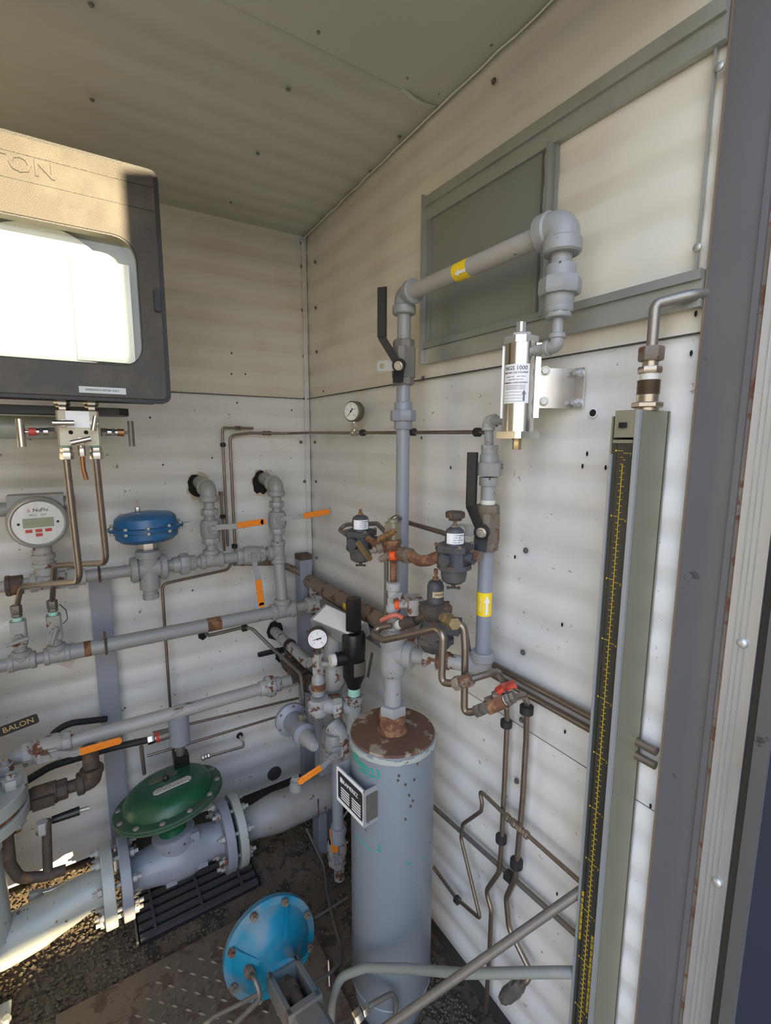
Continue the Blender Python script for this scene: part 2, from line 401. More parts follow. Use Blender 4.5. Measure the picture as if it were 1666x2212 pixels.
THINGS = []
class T:
    def __init__(s, name, label=None, cat=None, group=None, kind=None):
        s.name, s.label, s.cat, s.group, s.kind = name, label, cat, group, kind
        s.parts = []; THINGS.append(s)
    def p(s, name, mb, m, sub=None, label=None, kind=None, ang=38):
        me = bpy.data.meshes.new(name)
        me.from_pydata([tuple(v) for v in mb.v], [], mb.f); me.validate(); me.update()
        me.polygons.foreach_set('use_smooth', [True]*len(me.polygons))
        me.set_sharp_from_angle(angle=math.radians(ang))
        me.materials.append(m)
        o = bpy.data.objects.new(name, me); COL.objects.link(o)
        if label: o['label'] = label
        if kind: o['kind'] = kind
        s.parts.append((o, sub)); return o
    def done(s):
        if not s.parts: return
        one = len(s.parts) == 1
        lo = Vector((1e9,)*3); hi = -lo
        for o, _ in s.parts:
            for v in o.data.vertices:
                for k in range(3):
                    lo[k] = min(lo[k], v.co[k]); hi[k] = max(hi[k], v.co[k])
        loc = V((lo.x+hi.x)/2, (lo.y+hi.y)/2, lo.z)
        if s.kind == 'structure' and not one:
            root = s.parts[0][0]; root.name = s.name; root.data.name = s.name; root.location = loc
        elif one:
            root = s.parts[0][0]; root.name = s.name; root.location = loc
        else:
            root = bpy.data.objects.new(s.name, None); COL.objects.link(root); root.location = loc
            root.empty_display_size = 0.05
        done = set()
        for o, sub in s.parts:
            if o.data.name not in done:
                o.data.transform(Matrix.Translation(-loc)); done.add(o.data.name)
            if o is not root: o.parent = sub if sub else root
        if s.label: root['label'] = s.label
        if s.cat: root['category'] = s.cat
        if s.group: root['group'] = s.group
        if s.kind: root['kind'] = s.kind
        s.root = root

# fittings ------------------------------------------------------------------------------------------
def collar(mb, a, d, r, L, k=1.42):
    R = r*k; c = R*0.10
    mb.lathe([(R-c, 0), (R, c), (R, L-c), (R-c, L)], Vector(a), d, 20)
def elbow_mb(c, d1, d2, r, L=2.3, k=1.42, cl=0.95, bodyk=1.25):
    """threaded elbow centred on c with mouths towards d1 and d2"""
    mb = MB(); c = Vector(c); d1 = Vector(d1).normalized(); d2 = Vector(d2).normalized()
    a, b_ = c+d1*r*L, c+d2*r*L
    mb.tube([c+d1*r*(L-0.3), c, c+d2*r*(L-0.3)], r*bodyk, bend=r*1.5, seg=18)
    collar(mb, a, -d1, r, r*cl, k); collar(mb, b_, -d2, r, r*cl, k)
    return mb
def tee_mb(c, ax, br, r, L=2.2, k=1.42, cl=0.9, bodyk=1.25, cross=False):
    mb = MB(); c = Vector(c); ax = Vector(ax).normalized(); br = Vector(br).normalized()
    mb.cyl(c-ax*r*(L-.3), c+ax*r*(L-.3), r*bodyk)
    mb.cyl(c-(br*r*(L-.3) if cross else Vector()), c+br*r*(L-.3), r*bodyk)
    for d in (ax, -ax, br)+((-br,) if cross else ()): collar(mb, c+d*r*L, -d, r, r*cl, k)
    return mb
def union_mb(c, ax, r, s=1.0):
    mb = MB(); c = Vector(c); ax = Vector(ax).normalized()
    mb.lathe([(r*1.28, 0), (r*1.35, r*.1), (r*1.35, r*1.2)], c-ax*r*1.9*s, ax, 20)
    mb.hexn(c-ax*r*.75*s, c+ax*r*.75*s, r*1.95, 8)
    mb.lathe([(r*1.35, 0), (r*1.35, r*1.1), (r*1.28, r*1.2)], c+ax*r*.7*s, ax, 20)
    return mb
def nut_mb(c, ax, r, L=None):                  # compression fitting end: big nut and small body
    mb = MB(); c = Vector(c); ax = Vector(ax).normalized(); L = L or r*3.2
    mb.hexn(c, c+ax*L*.5, r*1.9); mb.cyl(c+ax*L*.48, c+ax*L*.62, r*1.35, 12); mb.hexn(c+ax*L*.6, c+ax*L, r*1.65)
    return mb
def screw_mb(c, n, r=0.004):
    mb = MB(); c = Vector(c); n = Vector(n)
    mb.lathe([(r*1.5, 0), (r*1.5, r*.25)], c, n, 10); mb.lathe([(r, 0), (r, r*.8), (r*.7, r*1.0)], c+n*r*.2, n, 6)
    return mb
def ball_valve(label, c, ax, stem, hdir, r, bodym=grey, handm=galv, gripm=orange, hl=0.105, bodyL=3.0, offs=1.6, name='ball_valve', tag=True, grip_text=True, kick=0.016):
    """two-piece ball valve: body along ax, stem towards stem, lever towards hdir"""
    c = Vector(c); ax = Vector(ax).normalized(); stem = Vector(stem).normalized(); hdir = Vector(hdir).normalized()
    t = T(name, label, 'valve')
    mb = MB(); R = r*1.7
    mb.hexn(c-ax*r*bodyL, c-ax*r*(bodyL-1.1), r*1.62, 8)
    mb.lathe([(r*1.3, 0), (R, r*.5), (R*1.06, r*1.6), (R, r*2.9), (r*1.45, r*3.4)], c-ax*r*(bodyL-1.0), ax, 20)
    mb.hexn(c+ax*r*(bodyL-1.1), c+ax*r*bodyL, r*1.55, 8)
    mb.cyl(c, c+stem*(R+r*.25), r*0.85, 14)
    t.p('valve_body', mb, bodym)
    base = c+stem*(R+r*.1)
    sd = stem.cross(ax)
    pl = MB(); pl.box(base+stem*r*.12, (r*1.5, r*2.2, r*.2), Matrix((sd, ax, stem)).transposed())
    pl.cyl(base-ax*r*.8+sd*r*.5, base-ax*r*.8+sd*r*.5+stem*r*.5, r*.22, 8)
    t.p('stop_plate', pl, bodym)
    n = MB(); n.hexn(base+stem*r*.2, base+stem*r*.75, r*.5, 6); n.cyl(base+stem*r*.7, base+stem*r*.95, r*.27, 8)
    t.p('stem_nut', n, galv if bodym is not black else steel)
    wv = hdir.cross(stem)
    h0 = base+stem*r*.4
    k0 = hl*0.36
    pth = [h0-hdir*r*.7, h0+hdir*k0*0.45, h0+hdir*k0+stem*kick, h0+hdir*(hl*.55)+stem*kick]
    h = MB(); h.strip(pth, r*.95 if r < .02 else .018, .003, wv)
    ho = t.p('handle', h, handm)
    g = MB(); e0 = h0+hdir*(hl*.45)+stem*kick; e1 = h0+hdir*hl+stem*kick
    Rg = Matrix((wv, stem, hdir)).transposed(); gw = r*1.12 if r < .02 else .021
    g.cbox((e0+e1)/2, (gw, .007, (e1-e0).length), Rg, b=.25)
    g.lathe([(gw*.48, -.0035), (gw*.48, .0035)], e1, stem, 16)
    go = t.p('grip', g, gripm, sub=ho)
    if grip_text:
        tx = text_mb('- - -', gw*.5, (e0+e1)/2+stem*.0038, hdir, stem.cross(hdir))
        t.p('grip_marking', tx, ink, sub=go)
    return t
def pipe(t, a, b, r, m, name='pipe', seg=22, sub=None):
    return t.p(name, MB().cyl(a, b, r, seg), m, sub=sub)

# ================================================================ THE SETTING
ZC = 2.235                                   # ceiling height at the back wall; it rises slightly to the front
RISE = 0.032
RP = 0.0787
def rib_prof(z0, z1, amp=0.0046):
    """(height, depth) pairs of the shallow rolled ribs between two heights"""
    out = []
    ref = 1.3844
    k = math.ceil((z1-ref)/RP)+1
    zz = ref+k*RP
    pts = []
    while zz > z0-RP:
        pts += [(zz, 0.0), (zz-0.008, amp*0.35), (zz-0.026, amp), (zz-0.036, amp*0.9), (zz-0.050, amp*.15)]
        zz -= RP
    pts = sorted(pts)
    def at(z):
        for (a, da), (b_, db) in zip(pts[:-1], pts[1:]):
            if a <= z <= b_: return da+(db-da)*(z-a)/(b_-a+1e-9)
        return 0
    out = [(z0, at(z0))]+[q for q in pts if z0+.001 < q[0] < z1-.001]+[(z1, at(z1))]
    return out
def ribbed(p0, along, length, nrm, z0, z1, th=0.0015, wav=0.0015, nseg=24, vert=ZA, seed=1):
    """rolled sheet: p0 lower corner on the wall line, ribs run along `along`, nrm points into the room"""
    rnd = random.Random(seed)
    prof = rib_prof(z0, z1)
    vs = []; fs = []
    nz = len(prof)
    ph = [rnd.uniform(0, 6.28) for _ in range(3)]
    for side in (0, 1):
        for i in range(nseg+1):
            s_ = length*i/nseg
            for z, d in prof:
                w = wav*(math.sin(s_*5+z*4+ph[0])+math.sin(s_*11-z*9+ph[1]))*0.5
                vs.append(Vector(p0)+Vector(along)*s_+vert*(z)+Vector(nrm)*(-d+w-(th if side else 0)))
    off = (nseg+1)*nz
    for i in range(nseg):
        for j in range(nz-1):
            a = i*nz+j
            fs.append((a, a+nz, a+nz+1, a+1)); fs.append((off+a, off+a+1, off+a+nz+1, off+a+nz))
    return MB().add(vs, fs)
FRONT = -1.405
# back wall
t = T('wall_back', kind='structure')
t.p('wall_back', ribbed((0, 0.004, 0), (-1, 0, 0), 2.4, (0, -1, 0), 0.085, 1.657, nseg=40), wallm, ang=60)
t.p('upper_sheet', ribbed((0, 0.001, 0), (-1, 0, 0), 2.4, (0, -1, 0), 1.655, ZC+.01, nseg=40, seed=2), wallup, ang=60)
rnd = random.Random(5)
mbx = MB().box((-1.2, -0.003, 1.655), (2.4, .004, .0022))
t.p('sheet_seam', mbx, seam)
for px, py in ((650, 955), (658, 1040), (657, 1213), (672, 530), (672, 580), (672, 673), (673, 771), (675, 862), (493, 439), (65, 946)):
    c = B(px, py, 0); c.x = min(c.x, -0.012)
    t.p('screw', screw_mb((c.x, -0.001, c.z), (0, -1, 0), .0042), steeldull)
for px, py in ((458, 989), (630, 886), (324, 902), (352, 1004), (530, 808), (500, 763), (416, 1275), (292, 1597), (500, 808), (512, 870), (270, 1529), (361, 1438)):
    c = B(px, py, 0)
    t.p('speck', MB().ball((c.x, -0.002, c.z), .0026, 8, (1, .5, 1.2)), holem)
# flat dark discs painted as the shaded holes the pipes leave through
def ragged(c, n, r, seed, m, name, t, th=0.003, sx=1.0, sz=1.25, z=0.0):
    rn = random.Random(seed); R = frame(n)
    pts = []
    for k in range(18):
        a = 2*math.pi*k/18; q = r*rn.uniform(.86, 1.12)
        pts.append((q*math.cos(a)*sx, q*math.sin(a)*sz))
    t.p(name, MB().prism(pts, Vector(c)+Vector(n)*z, R, 0, th), m)
H1 = B(430, 1050, 0); H2 = B(566, 1042, 0)
for c, sd in ((H1, 3), (H2, 9)):
    ragged((c.x, 0, c.z), (0, -1, 0), .040, sd, foam, 'foam_rim', t)
    ragged((c.x-.004, 0, c.z), (0, -1, 0), .034, sd+1, blackhole, 'hole_shade_disc', t, z=.0032, th=.001)
c = B(606, 1415, 0); ragged((c.x, 0, c.z), (0, -1, 0), .022, 22, blackhole, 'hole_shade_disc', t, z=.003, th=.001)
c = B(592, 1362, 0); ragged((c.x, 0, c.z), (0, -1, 0), .032, 23, blackhole, 'hole_shade_disc', t, z=.003, th=.001)
c = B(517, 1588, 0); ragged((c.x, 0, c.z), (0, -1, 0), .012, 24, blackhole, 'hole_shade_disc', t, z=.003, th=.001, sz=1)
c = B(593, 1671, 0)
t.p('round_patch', MB().lathe([(.0295, 0), (.0295, .002), (.026, .003)], (c.x, 0.001, c.z), (0, -1, 0), 28), patchm)
c = B(437, 1370, 0); ragged((c.x, 0, c.z), (0, -1, 0), .016, 25, blackhole, 'hole_shade_disc', t, z=.003, th=.001)
# right wall
t = T('wall_right', kind='structure')
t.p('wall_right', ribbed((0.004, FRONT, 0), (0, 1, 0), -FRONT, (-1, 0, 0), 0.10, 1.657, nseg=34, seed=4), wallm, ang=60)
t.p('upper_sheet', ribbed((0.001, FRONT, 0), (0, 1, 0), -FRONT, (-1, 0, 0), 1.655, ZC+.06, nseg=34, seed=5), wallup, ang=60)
t.p('sheet_seam', MB().box((-0.003, FRONT/2, 1.655), (.004, -FRONT, .0022)), seam)
t.p('sheet_seam', MB().box((-0.0035, (FRONT-.9)/2, W(1250, 1645, 0).z), (.0015, .5, .0006)), seam)
for px, py in ((682, 566), (683, 665), (685, 760), (681, 955), (684, 1040), (685, 1205), (915, 817), (1113, 958-10), (1137, 1189), (1131, 1409), (1128, 1555), (1117, 1687), (1068, 176)):
    c = W(px, py, 0); t.p('screw', screw_mb((-0.001, min(c.y, -.010), c.z), (-1, 0, 0), .0042), steeldull)
for px, py in ((1260, 1007), (1114, 1203), (1216, 1349), (1222, 1580), (1495, 763), (1505, 678), (912, 946), (700, 845), (1205, 1930), (1270, 980), (875, 1140), (1310, 1010), (1407, 1740), (975, 1010)):
    c = W(px, py, 0); t.p('speck', MB().ball((-.002, c.y, c.z), .0028, 8, (.5, .8, 1.6)), holem)
c = W(1283, 892, 0)
t.p('drilled_hole', MB().lathe([(.0085, 0), (.0085, .0012)], (-.001, c.y, c.z), (-1, 0, 0), 20), white)
t.p('drilled_hole', MB().lathe([(.0062, 0), (.0062, .001)], (-.0025, c.y, c.z), (-1, 0, 0), 20), blackhole)
# ceiling
t = T('ceiling', kind='structure')
YS = W(960, 222, 0).y
def ceil_z(y): return ZC+RISE*min(1, -y/0.8)+0.012*max(0, (-y-.8)/.6)
def ceil_sheet(y0, y1, ribs, dz, seed):
    rn = random.Random(seed); vs = []; fs = []; ys = []
    if ribs:
        y = y1
        pts = []
        k = 0
        while y1-k*RP > y0:
            b0 = y1-k*RP
            pts += [(b0, 0), (b0-.012, .002), (b0-.028, .0036), (b0-.044, .0022), (b0-.058, 0)]; k += 1
        ys = [(y, d) for y, d in pts if y > y0]+[(y0, 0)]
    else:
        ys = [(y1-(y1-y0)*i/8, 0) for i in range(9)]
    n = len(ys); NX = 30
    for side in (0, 1):
        for i in range(NX+1):
            x = -2.4*i/NX
            for y, d in ys:
                w = .002*math.sin(x*6+y*5+seed)
                vs.append(V(x, y, ceil_z(y)+d+dz+w+side*.0015))
    off = (NX+1)*n
    for i in range(NX):
        for j in range(n-1):
            a = i*n+j
            fs.append((a, a+1, a+n+1, a+n)); fs.append((off+a, off+a+n, off+a+n+1, off+a+1))
    return MB().add(vs, fs)
t.p('ceiling', ceil_sheet(YS, 0.02, True, 0.0, 1), ceilm, ang=60)
t.p('front_sheet', ceil_sheet(FRONT-.05, YS+.012, False, -0.0035, 2), ceilm, ang=60)
lip = MB(); n = 14
lip.strip([V(-.0+(-.11)*i/n, YS+.012, ceil_z(YS)-.004-.012*math.sin(math.pi*min(1, i/n))) for i in range(n+1)], .010, .0012, (0, 1, 0))
t.p('curled_edge', lip, ceilm)
for px, py in ((198, 28), (199, 218), (688, 92), (623, 207), (557, 334), (498, 430), (880, 187), (948, 220), (863, 307), (800, 376), (746, 436), (694, 485), (1061, 122)):
    c = H(px, py, ZC+.012); t.p('screw', screw_mb((c.x, c.y, ceil_z(c.y)-.001), (0, 0, -1), .0036), mat('painted_screw', (.20, .19, .16), .6))
# corner and ceiling beads
tr = T('trim_1', kind='structure'); m_ = MB(); N_ = 30
m_.strip([V(-.0055-.0008*math.sin(i*1.7), -.0045, .42+(ZC-.42)*i/N_) for i in range(N_+1)], .017, .003, (1, .25, 0)).strip([V(-.002, -.010-.0008*math.sin(i*1.3), .42+(ZC-.42)*i/N_) for i in range(N_+1)], .016, .003, (.25, 1, 0)); tr.p('trim_1', m_, wallm)
tr = T('trim_2', kind='structure'); m_ = MB()
m_.strip([V(-.006-.001*math.sin(i*1.9), FRONT*i/N_, ceil_z(FRONT*i/N_)-.006-.0015*math.sin(i*2.3)) for i in range(N_+1)], .026, .003, (1, 0, 1)); tr.p('trim_2', m_, wallup)
o_ = T('wall_backing', kind='structure')  # boxes added behind the sheets to stop light leaking in
o_.p('wall_backing', MB().box((-1.2, .075, 1.28), (2.7, .10, 2.38)), wallm)
o_.p('foot_gap_shade', MB().box((-1.2, .085, -.02), (2.7, .10, .22)), seam)  # dark box put in for the shade of the open foot gap
o_.p('side_backing', MB().box((.085, -.66, 1.29), (.10, 1.4, 2.36)), wallm)
o_.p('foot_gap_shade', MB().box((.095, -.66, -.02), (.10, 1.4, .26)), seam)
o_.p('roof_backing', MB().box((-1.2, -.68, 2.42), (2.7, 1.56, .10)), seam)
# left wall, front wall with the doorway (behind and beside the camera)
T('wall_left', kind='structure').p('wall_left', ribbed((-2.4, 0, 0), (0, -1, 0), -FRONT, (1, 0, 0), 0.0, ZC+.06, nseg=12, seed=8), wallm, ang=60)
t = T('wall_front', kind='structure')
t.p('wall_front', MB().box((-1.93, FRONT-.03, 1.2), (.94, .06, 2.4)), wallm)
t.p('sun_stop_sill', MB().box((-.73, FRONT-.03, .03), (1.46, .06, .235)), jambm)  # added out of view, its height set to hold low sun off the floor
t.p('door_header', MB().box((-.73, FRONT-.03, 2.27), (1.46, .06, .22)), wallm)
# floor
F_ = T('floor', kind='structure')
def ground_h(x, y):
    return 0.012*math.sin(x*9+1)*math.sin(y*8)+.006*math.sin(x*31+y*17)+.17*math.exp(-(y/.11)**2)*max(0, min(1, (-x-.62)/.2))
vs = []; fs = []; nx, ny = 80, 90
for i in range(nx+1):
    for j in range(ny+1):
        x = -2.45+2.62*i/nx; y = -1.45+1.62*j/ny
        vs.append(V(x, y, -0.012+ground_h(x, y)*.5))
for i in range(nx):
    for j in range(ny):
        a = i*(ny+1)+j; fs.append((a, a+ny+1, a+ny+2, a+1))
F_.p('floor', MB().add(vs, fs), dirtm)
# steel tread plate lying in the dirt, with raised lozenges
tp = T('tread_plate', 'brown steel floor plate with raised lozenge tread, half covered by dirt', 'floor plate')
c0 = H(330, 2190, 0)
tp.p('plate', MB().box((-.60, -.79, -.001), (.66, .76, .006)), treadm)
mb = MB(); rn = random.Random(2)
for i in range(22):
    for j in range(26):
        x = -.92+i*.0285; y = -1.155+j*.0285
        if (x+.62)**2/.09+(y+.85)**2/.12 > 1.25+rn.uniform(-.3, .3): continue
        a = math.radians(45 if (i+j) % 2 else -45)+rn.uniform(-.05, .05)
        R = Matrix.Rotation(a, 3, 'Z')
        vs = [V(x, y, .0072)]+[V(x, y, .002)+R@V(px, py, 0) for px, py in ((.012, 0), (0, .0032), (-.012, 0), (0, -.0032))]
        mb.add(vs, [(0, 1, 2), (0, 2, 3), (0, 3, 4), (0, 4, 1)])
tp.p('raised_tread', mb, mat('worn_tread', (.25, .20, .14), .5, metal=.3, var=.2, var_scale=20), kind='stuff')
# loose gravel
def stones(n, fn, seed, smin, smax):
    rn = random.Random(seed); mb = MB()
    for _ in range(n):
        x, y = fn(rn)
        s = rn.uniform(smin, smax); z = -0.010+ground_h(x, y)*.5+s*.35
        vs = [V(x, y, z)+V(*[v*s*rn.uniform(.55, 1.2) for v in d]) for d in ((1, 0, 0), (-1, 0, 0), (0, 1, 0), (0, -1, 0), (0, 0, .8), (0, 0, -.8))]
        mb.add(vs, [(0, 2, 4), (2, 1, 4), (1, 3, 4), (3, 0, 4), (2, 0, 5), (1, 2, 5), (3, 1, 5), (0, 3, 5)])
    return mb
def left_area(rn):
    while True:
        x = rn.uniform(-1.5, -.45); y = rn.uniform(-1.3, -.01)
        d = (x+.62)**2/.075+(y+.86)**2/.065
        if rn.random() < min(1, max(.03, (d-.75))) and not (x > -.70 and y > -.75 and rn.random() < .8): return x, y
def right_area(rn):
    while True:
        x = rn.uniform(-.75, -.0); y = rn.uniform(-1.35, -.0)
        near = max(0, 1-abs(x)/.22)
        if rn.random() < .1+near*.9: return x, y
g = T('gravel', 'loose brown gravel and dirt strewn over the hut floor', 'gravel', kind='stuff')
g.p('gravel', MB().add(*(lambda a, c: (a.v+c.v, a.f+[tuple(i+len(a.v) for i in f) for f in c.f]))(stones(11000, left_area, 3, .003, .009), stones(5000, right_area, 4, .003, .008))), gravm)
# ground outside
T('ground_outside', kind='structure').p('ground_outside', MB().box((-2, -8.95, -.19), (26, 15, .1)), ledge)
# a cabinet added out of view to shade the hut's lower half from the sun
t = T('sun_blocker', 'added unseen tan steel cabinet on four legs standing outside the doorway', 'blocker')
t.p('blocker_body', MB().cbox((.20, -3.8, 1.35), (1.62, .45, 1.40), b=.05), outm)
for x in (-.56, .96):
    for y in (-3.98, -3.62): t.p('leg', MB().box((x, y, .27), (.05, .05, .84)), outm)
# ---------------- door jamb at the right edge
t = T('trim_3', kind='structure')
JX = -0.012
t.p('trim_3', MB().box((0.036, -1.4365, 1.10), (.082, .069, 2.5)), jambm)
t.p('jamb_lip', MB().box((-.0055, -1.4035, 1.10), (.004, .003, 2.5)), mat('jamb_worn_edge', (.16, .12, .08), .6))
t.p('jamb_fold', MB().box((-.006, -1.4665, 1.10), (.006, .008, 2.5)), jambm)
t.p('jamb_gap', MB().box((.0, -1.4735, 1.10), (.010, .006, 2.5)), bronze)
t.p('weather_strip', MB().box((.010, -1.4955, 1.10), (.036, .037, 2.5)), aludull)
for k in (-.006, .001, .0075): t.p('strip_groove', MB().box((-.0085, -1.4945+k, 1.10), (.0014, .0014, 2.5)), galv)
for px, py in ((1604, 1390), (1550, 1908)):
    c = W(px, py, .010); t.p('rivet', MB().lathe([(.0068, 0), (.0072, .002), (.0055, .0045), (.003, .0055), (0, .0055)], (-.008, c.y, c.z), (-1, 0, 0), 18), aludull)
t.p('outer_reveal', MB().box((.012, -1.526, 1.10), (.03, .022, 2.5)), seam)
d = T('door_1', kind='structure')
dv = Vector((-.30, -.92, 0)).normalized(); dn = V(-dv.y, dv.x, 0)
Rm = Matrix((dv, dn, ZA)).transposed()
d.p('door_1', MB().box(V(.015, -1.545, 1.10)+dv*.45-dn*.02, (.90, .045, 2.28), Rm), doorm)
d.p('door_edge', MB().box(V(.015, -1.545, 1.10)+dv*.010-dn*.02, (.02, .052, 2.3), Rm), jambm)

# ---------------- galvanized framed opening high on the right wall
t = T('vent_frame', 'galvanized steel frame with a sliding sheet, mounted high on the right wall', 'frame')
y0, y1 = -.752, FRONT+.004
zt, zb = W(930, 425, 0).z, 1.690
zt = 2.078
def bar(name, ya, yb, za, zb_, x0, x1, m=galv, sub=None):
    return t.p(name, MB().box((-(x0+x1)/2, (ya+yb)/2, (za+zb_)/2), (x1-x0, abs(yb-ya), zb_-za)), m, sub=sub)
bar('back_sheet', y0-.01, W(1170, 500, 0).y, zb+.02, zt-.02, .001, .0075, galvpanel)
bar('top_rail', y0, y1, zt-.022, zt, .002, .020)
bar('top_rail_step', y0-.004, y1, zt-.052, zt-.022, .002, .014)
bar('bottom_rail', y0, y1, zb, zb+.036, .002, .014)
bar('bottom_rail_lip', y0, y1, zb+.036, zb+.050, .002, .020, galvpanel)
bar('stile', y0, y0-.006, zb, zt+.004, .002, .026)
bar('stile_lip', y0-.006, y0-.020, zb+.03, zt-.04, .002, .012, galvpanel)
ym = W(1172, 560, .02).y
bar('mullion', ym, ym-.006, zb+.04, zt-.05, .002, .024, galvpanel)
bar('mullion_lip', ym-.006, ym-.012, zb+.04, zt-.05, .002, .010, galvpanel)
y2 = W(1500, 560, 0).y
bar('strap', W(1527, 350, 0).y, y1+.012, zb+.05, zt-.05, .002, .008)
for px, py in ((1555, 145), (1507, 535)):
    c = W(px, py, .008); t.p('bolt', MB().lathe([(.0058, 0), (.0058, .002), (.004, .0035), (0, .004)], (-.008, min(c.y, -1.36), c.z), (-1, 0, 0), 14), galv)

# ================================================================ BACK WALL PIPEWORK
YU, ZU, RU = -.13, 1.100, .0185               # upper header axis
def ux(px, z=None): return bx(px, YU, ZU if z is None else z)
def up_(px): return V(ux(px), YU, ZU)
t = T('upper_header_pipe', 'grey upper header pipe along the back wall with union, tees and rusty left coupling', 'pipe')
pipe(t, up_(-70), up_(60), RU*.85, grey_rusty)
t.p('coupling', MB().hexn(up_(12), up_(24), RU*1.6, 8).cyl(up_(24), up_(50), RU*1.45), rustdark, label='dark rusty coupling')
pipe(t, up_(50), up_(80), RU*.9, grey_rusty)
t.p('gauge_tee', tee_mb(up_(98), XA, ZA, RU, L=1.9), grey_rusty)
pipe(t, up_(118), up_(150), RU*.9, grey_rusty)
m_ = MB(); m_.hexn(up_(126), up_(143), RU*1.5, 6); m_.hexn(up_(146), up_(168), RU*1.75, 6); m_.cyl(up_(166), up_(185), RU*1.3)
t.p('hex_coupling', m_, grey_rusty)
pipe(t, up_(160), up_(300), RU, grey)
pipe(t, up_(350), up_(460), RU, grey)
t.p('union', union_mb(up_(398), XA, RU), grey)
t.p('tee', tee_mb(up_(457), XA, ZA, RU, L=2.0), grey)
pipe(t, up_(470), up_(520), RU*.95, grey)
pipe(t, up_(560), up_(600), RU*.85, grey)
TX2 = ux(601)
t.p('tee', tee_mb(V(TX2, YU, ZU), ZA, -XA, RU, L=2.2), grey)
ball_valve('grey inline ball valve with orange lever hanging down, on the upper header', up_(541), XA, -YA, (V(.08, 0, -1)), RU, grey, grey, orange, hl=.165, bodyL=2.6, kick=.02)
# risers with elbows that leave through the wall
def riser(px, elbow_py, valve_py, label, xx, hdir, vlabel, hl, H0):
    t = T('riser_pipe', label, 'pipe')
    ez = hz(elbow_py, xx, YU); c = V(xx, YU, ez)
    r = RU
    t.p('elbow', elbow_mb(c, YA, -ZA, r*1.08, L=2.1, k=1.5), grey)
    pipe(t, c, V(xx, -.004, ez+.012), r*1.25, grey, 'wall_stub')
    pipe(t, c-ZA*r*2, V(xx, YU, ZU+r*1.6), r*.92, grey, 'nipple')
    vz = hz(valve_py, xx, YU)
    ball_valve(vlabel, V(xx, YU, vz), ZA, -YA, hdir, r*.98, grey, grey, orange, hl=hl, bodyL=3.2, kick=.018)
    return ez
riser(455, 1056, 1137, 'left of two grey riser pipes, its fat elbow leaving through a ragged wall hole', ux(458), V(1, 0, .06), 'ball valve with orange lever pointing right on the left riser, beside the tall thin tubes', .16, H1)
riser(594, 1046, 1118, 'right of two grey riser pipes, its elbow leaving through the wall near the corner', TX2, V(1, -.15, .12), 'ball valve with orange lever pointing right, nearest the room corner', .16, H2)
# connecting drop between the two headers
YL, ZL, RL = -.15, .885, .0225
t = T('drop_pipe', 'plain grey vertical pipe joining the upper and lower headers near the corner', 'pipe')
pipe(t, V(TX2, YU, ZU-RU*1.5), V(TX2+.004, YL, ZL+.03), RU*1.08, grey)
def lx(px): return bx(px, YL, ZL)
def lp(px): return V(lx(px), YL, ZL)
t = T('lower_header_pipe', 'long grey middle header pipe with rust bands, two elbows at its left end', 'pipe')
pipe(t, lp(110), lp(600), RL, grey)
t.p('rust_band', MB().cyl(lp(182), lp(197), RL*1.012), rustm, label='bare rusted band')
t.p('rust_band', MB().cyl(lp(447), lp(477), RL*1.012), rustm, label='bare rusted band')
tx = TX2+.004
t.p('tee', tee_mb(V(tx, YL, ZL), XA, ZA, RU*1.15, L=2.1), grey)
t.p('nipple', MB().cyl(lp(625), lp(662), RL*.8), grey)
EX1, EX2 = lx(124), lx(48)
for ex in (EX1, EX2):
    c = V(ex, YL, ZL)
    t.p('elbow', tee_mb(c, XA, ZA, RU*.92, L=1.9, bodyk=1.3, k=1.45), grey)
pipe(t, V(EX1, YL, ZL), V(EX2, YL, ZL), RU*.85, grey, 'nipple')
pipe(t, V(EX2, YL, ZL), V(EX2-.3, YL, ZL), RU*.95, grey, 'nipple')
t = T('check_valve', 'grey cast check valve with a bolted, rust-streaked cap beside the corner strut', 'valve')
c = lp(690); c.z += .0
mb = MB(); mb.lathe([(.026, -.055), (.030, -.05), (.030, -.03), (.038, -.01), (.040, .02), (.030, .045), (.026, .05)], c, XA, 20)
mb.cyl(c, c+V(0, -.01, .042), .032)
t.p('body', mb, grey_rusty)
cp = c+V(0, -.012, .040); Rc = frame(V(.05, -.28, 1))
t.p('bolted_cap', MB().lathe([(.046, 0), (.048, .003), (.048, .014), (.036, .017), (.030, .022), (0, .023)], cp, V(.05, -.28, 1), 8), grey_rusty)
for k in range(4):
    a = math.pi/4+k*math.pi/2; b_ = cp+Rc@V(.036*math.cos(a), .036*math.sin(a), .012)
    t.p('bolt', MB().hexn(b_, b_+Rc@V(0, 0, .010), .006), rustdark)
# third header
YT, ZT, RT = -.20, .635, .0205
def tp3(px): return V(bx(px, YT, ZT), YT, ZT)
t = T('third_header_pipe', 'long grey lower header pipe, rusty along its top, ending in a hex union', 'pipe')
pipe(t, tp3(140), tp3(650), RT, mat('grey_paint_worn', (0.36, 0.355, 0.33), 0.45, chip=RUST, chip_amt=.22, chip_scale=18, dust=DUST, dust_amt=.35, var=.1, stretch=(.35, 1, 1)))
t.p('union', union_mb(tp3(583), XA, RT*.95), grey_rusty)
pipe(t, tp3(20), tp3(75), RT*.95, grey_rusty, 'nipple')
ball_valve('grey ball valve with orange lever pointing right, lower left next to the big flange', tp3(103), XA, -YA, V(1, -.05, .03), RT*1.02, grey_rusty, grey, orange, hl=.17, bodyL=2.7, kick=.022)
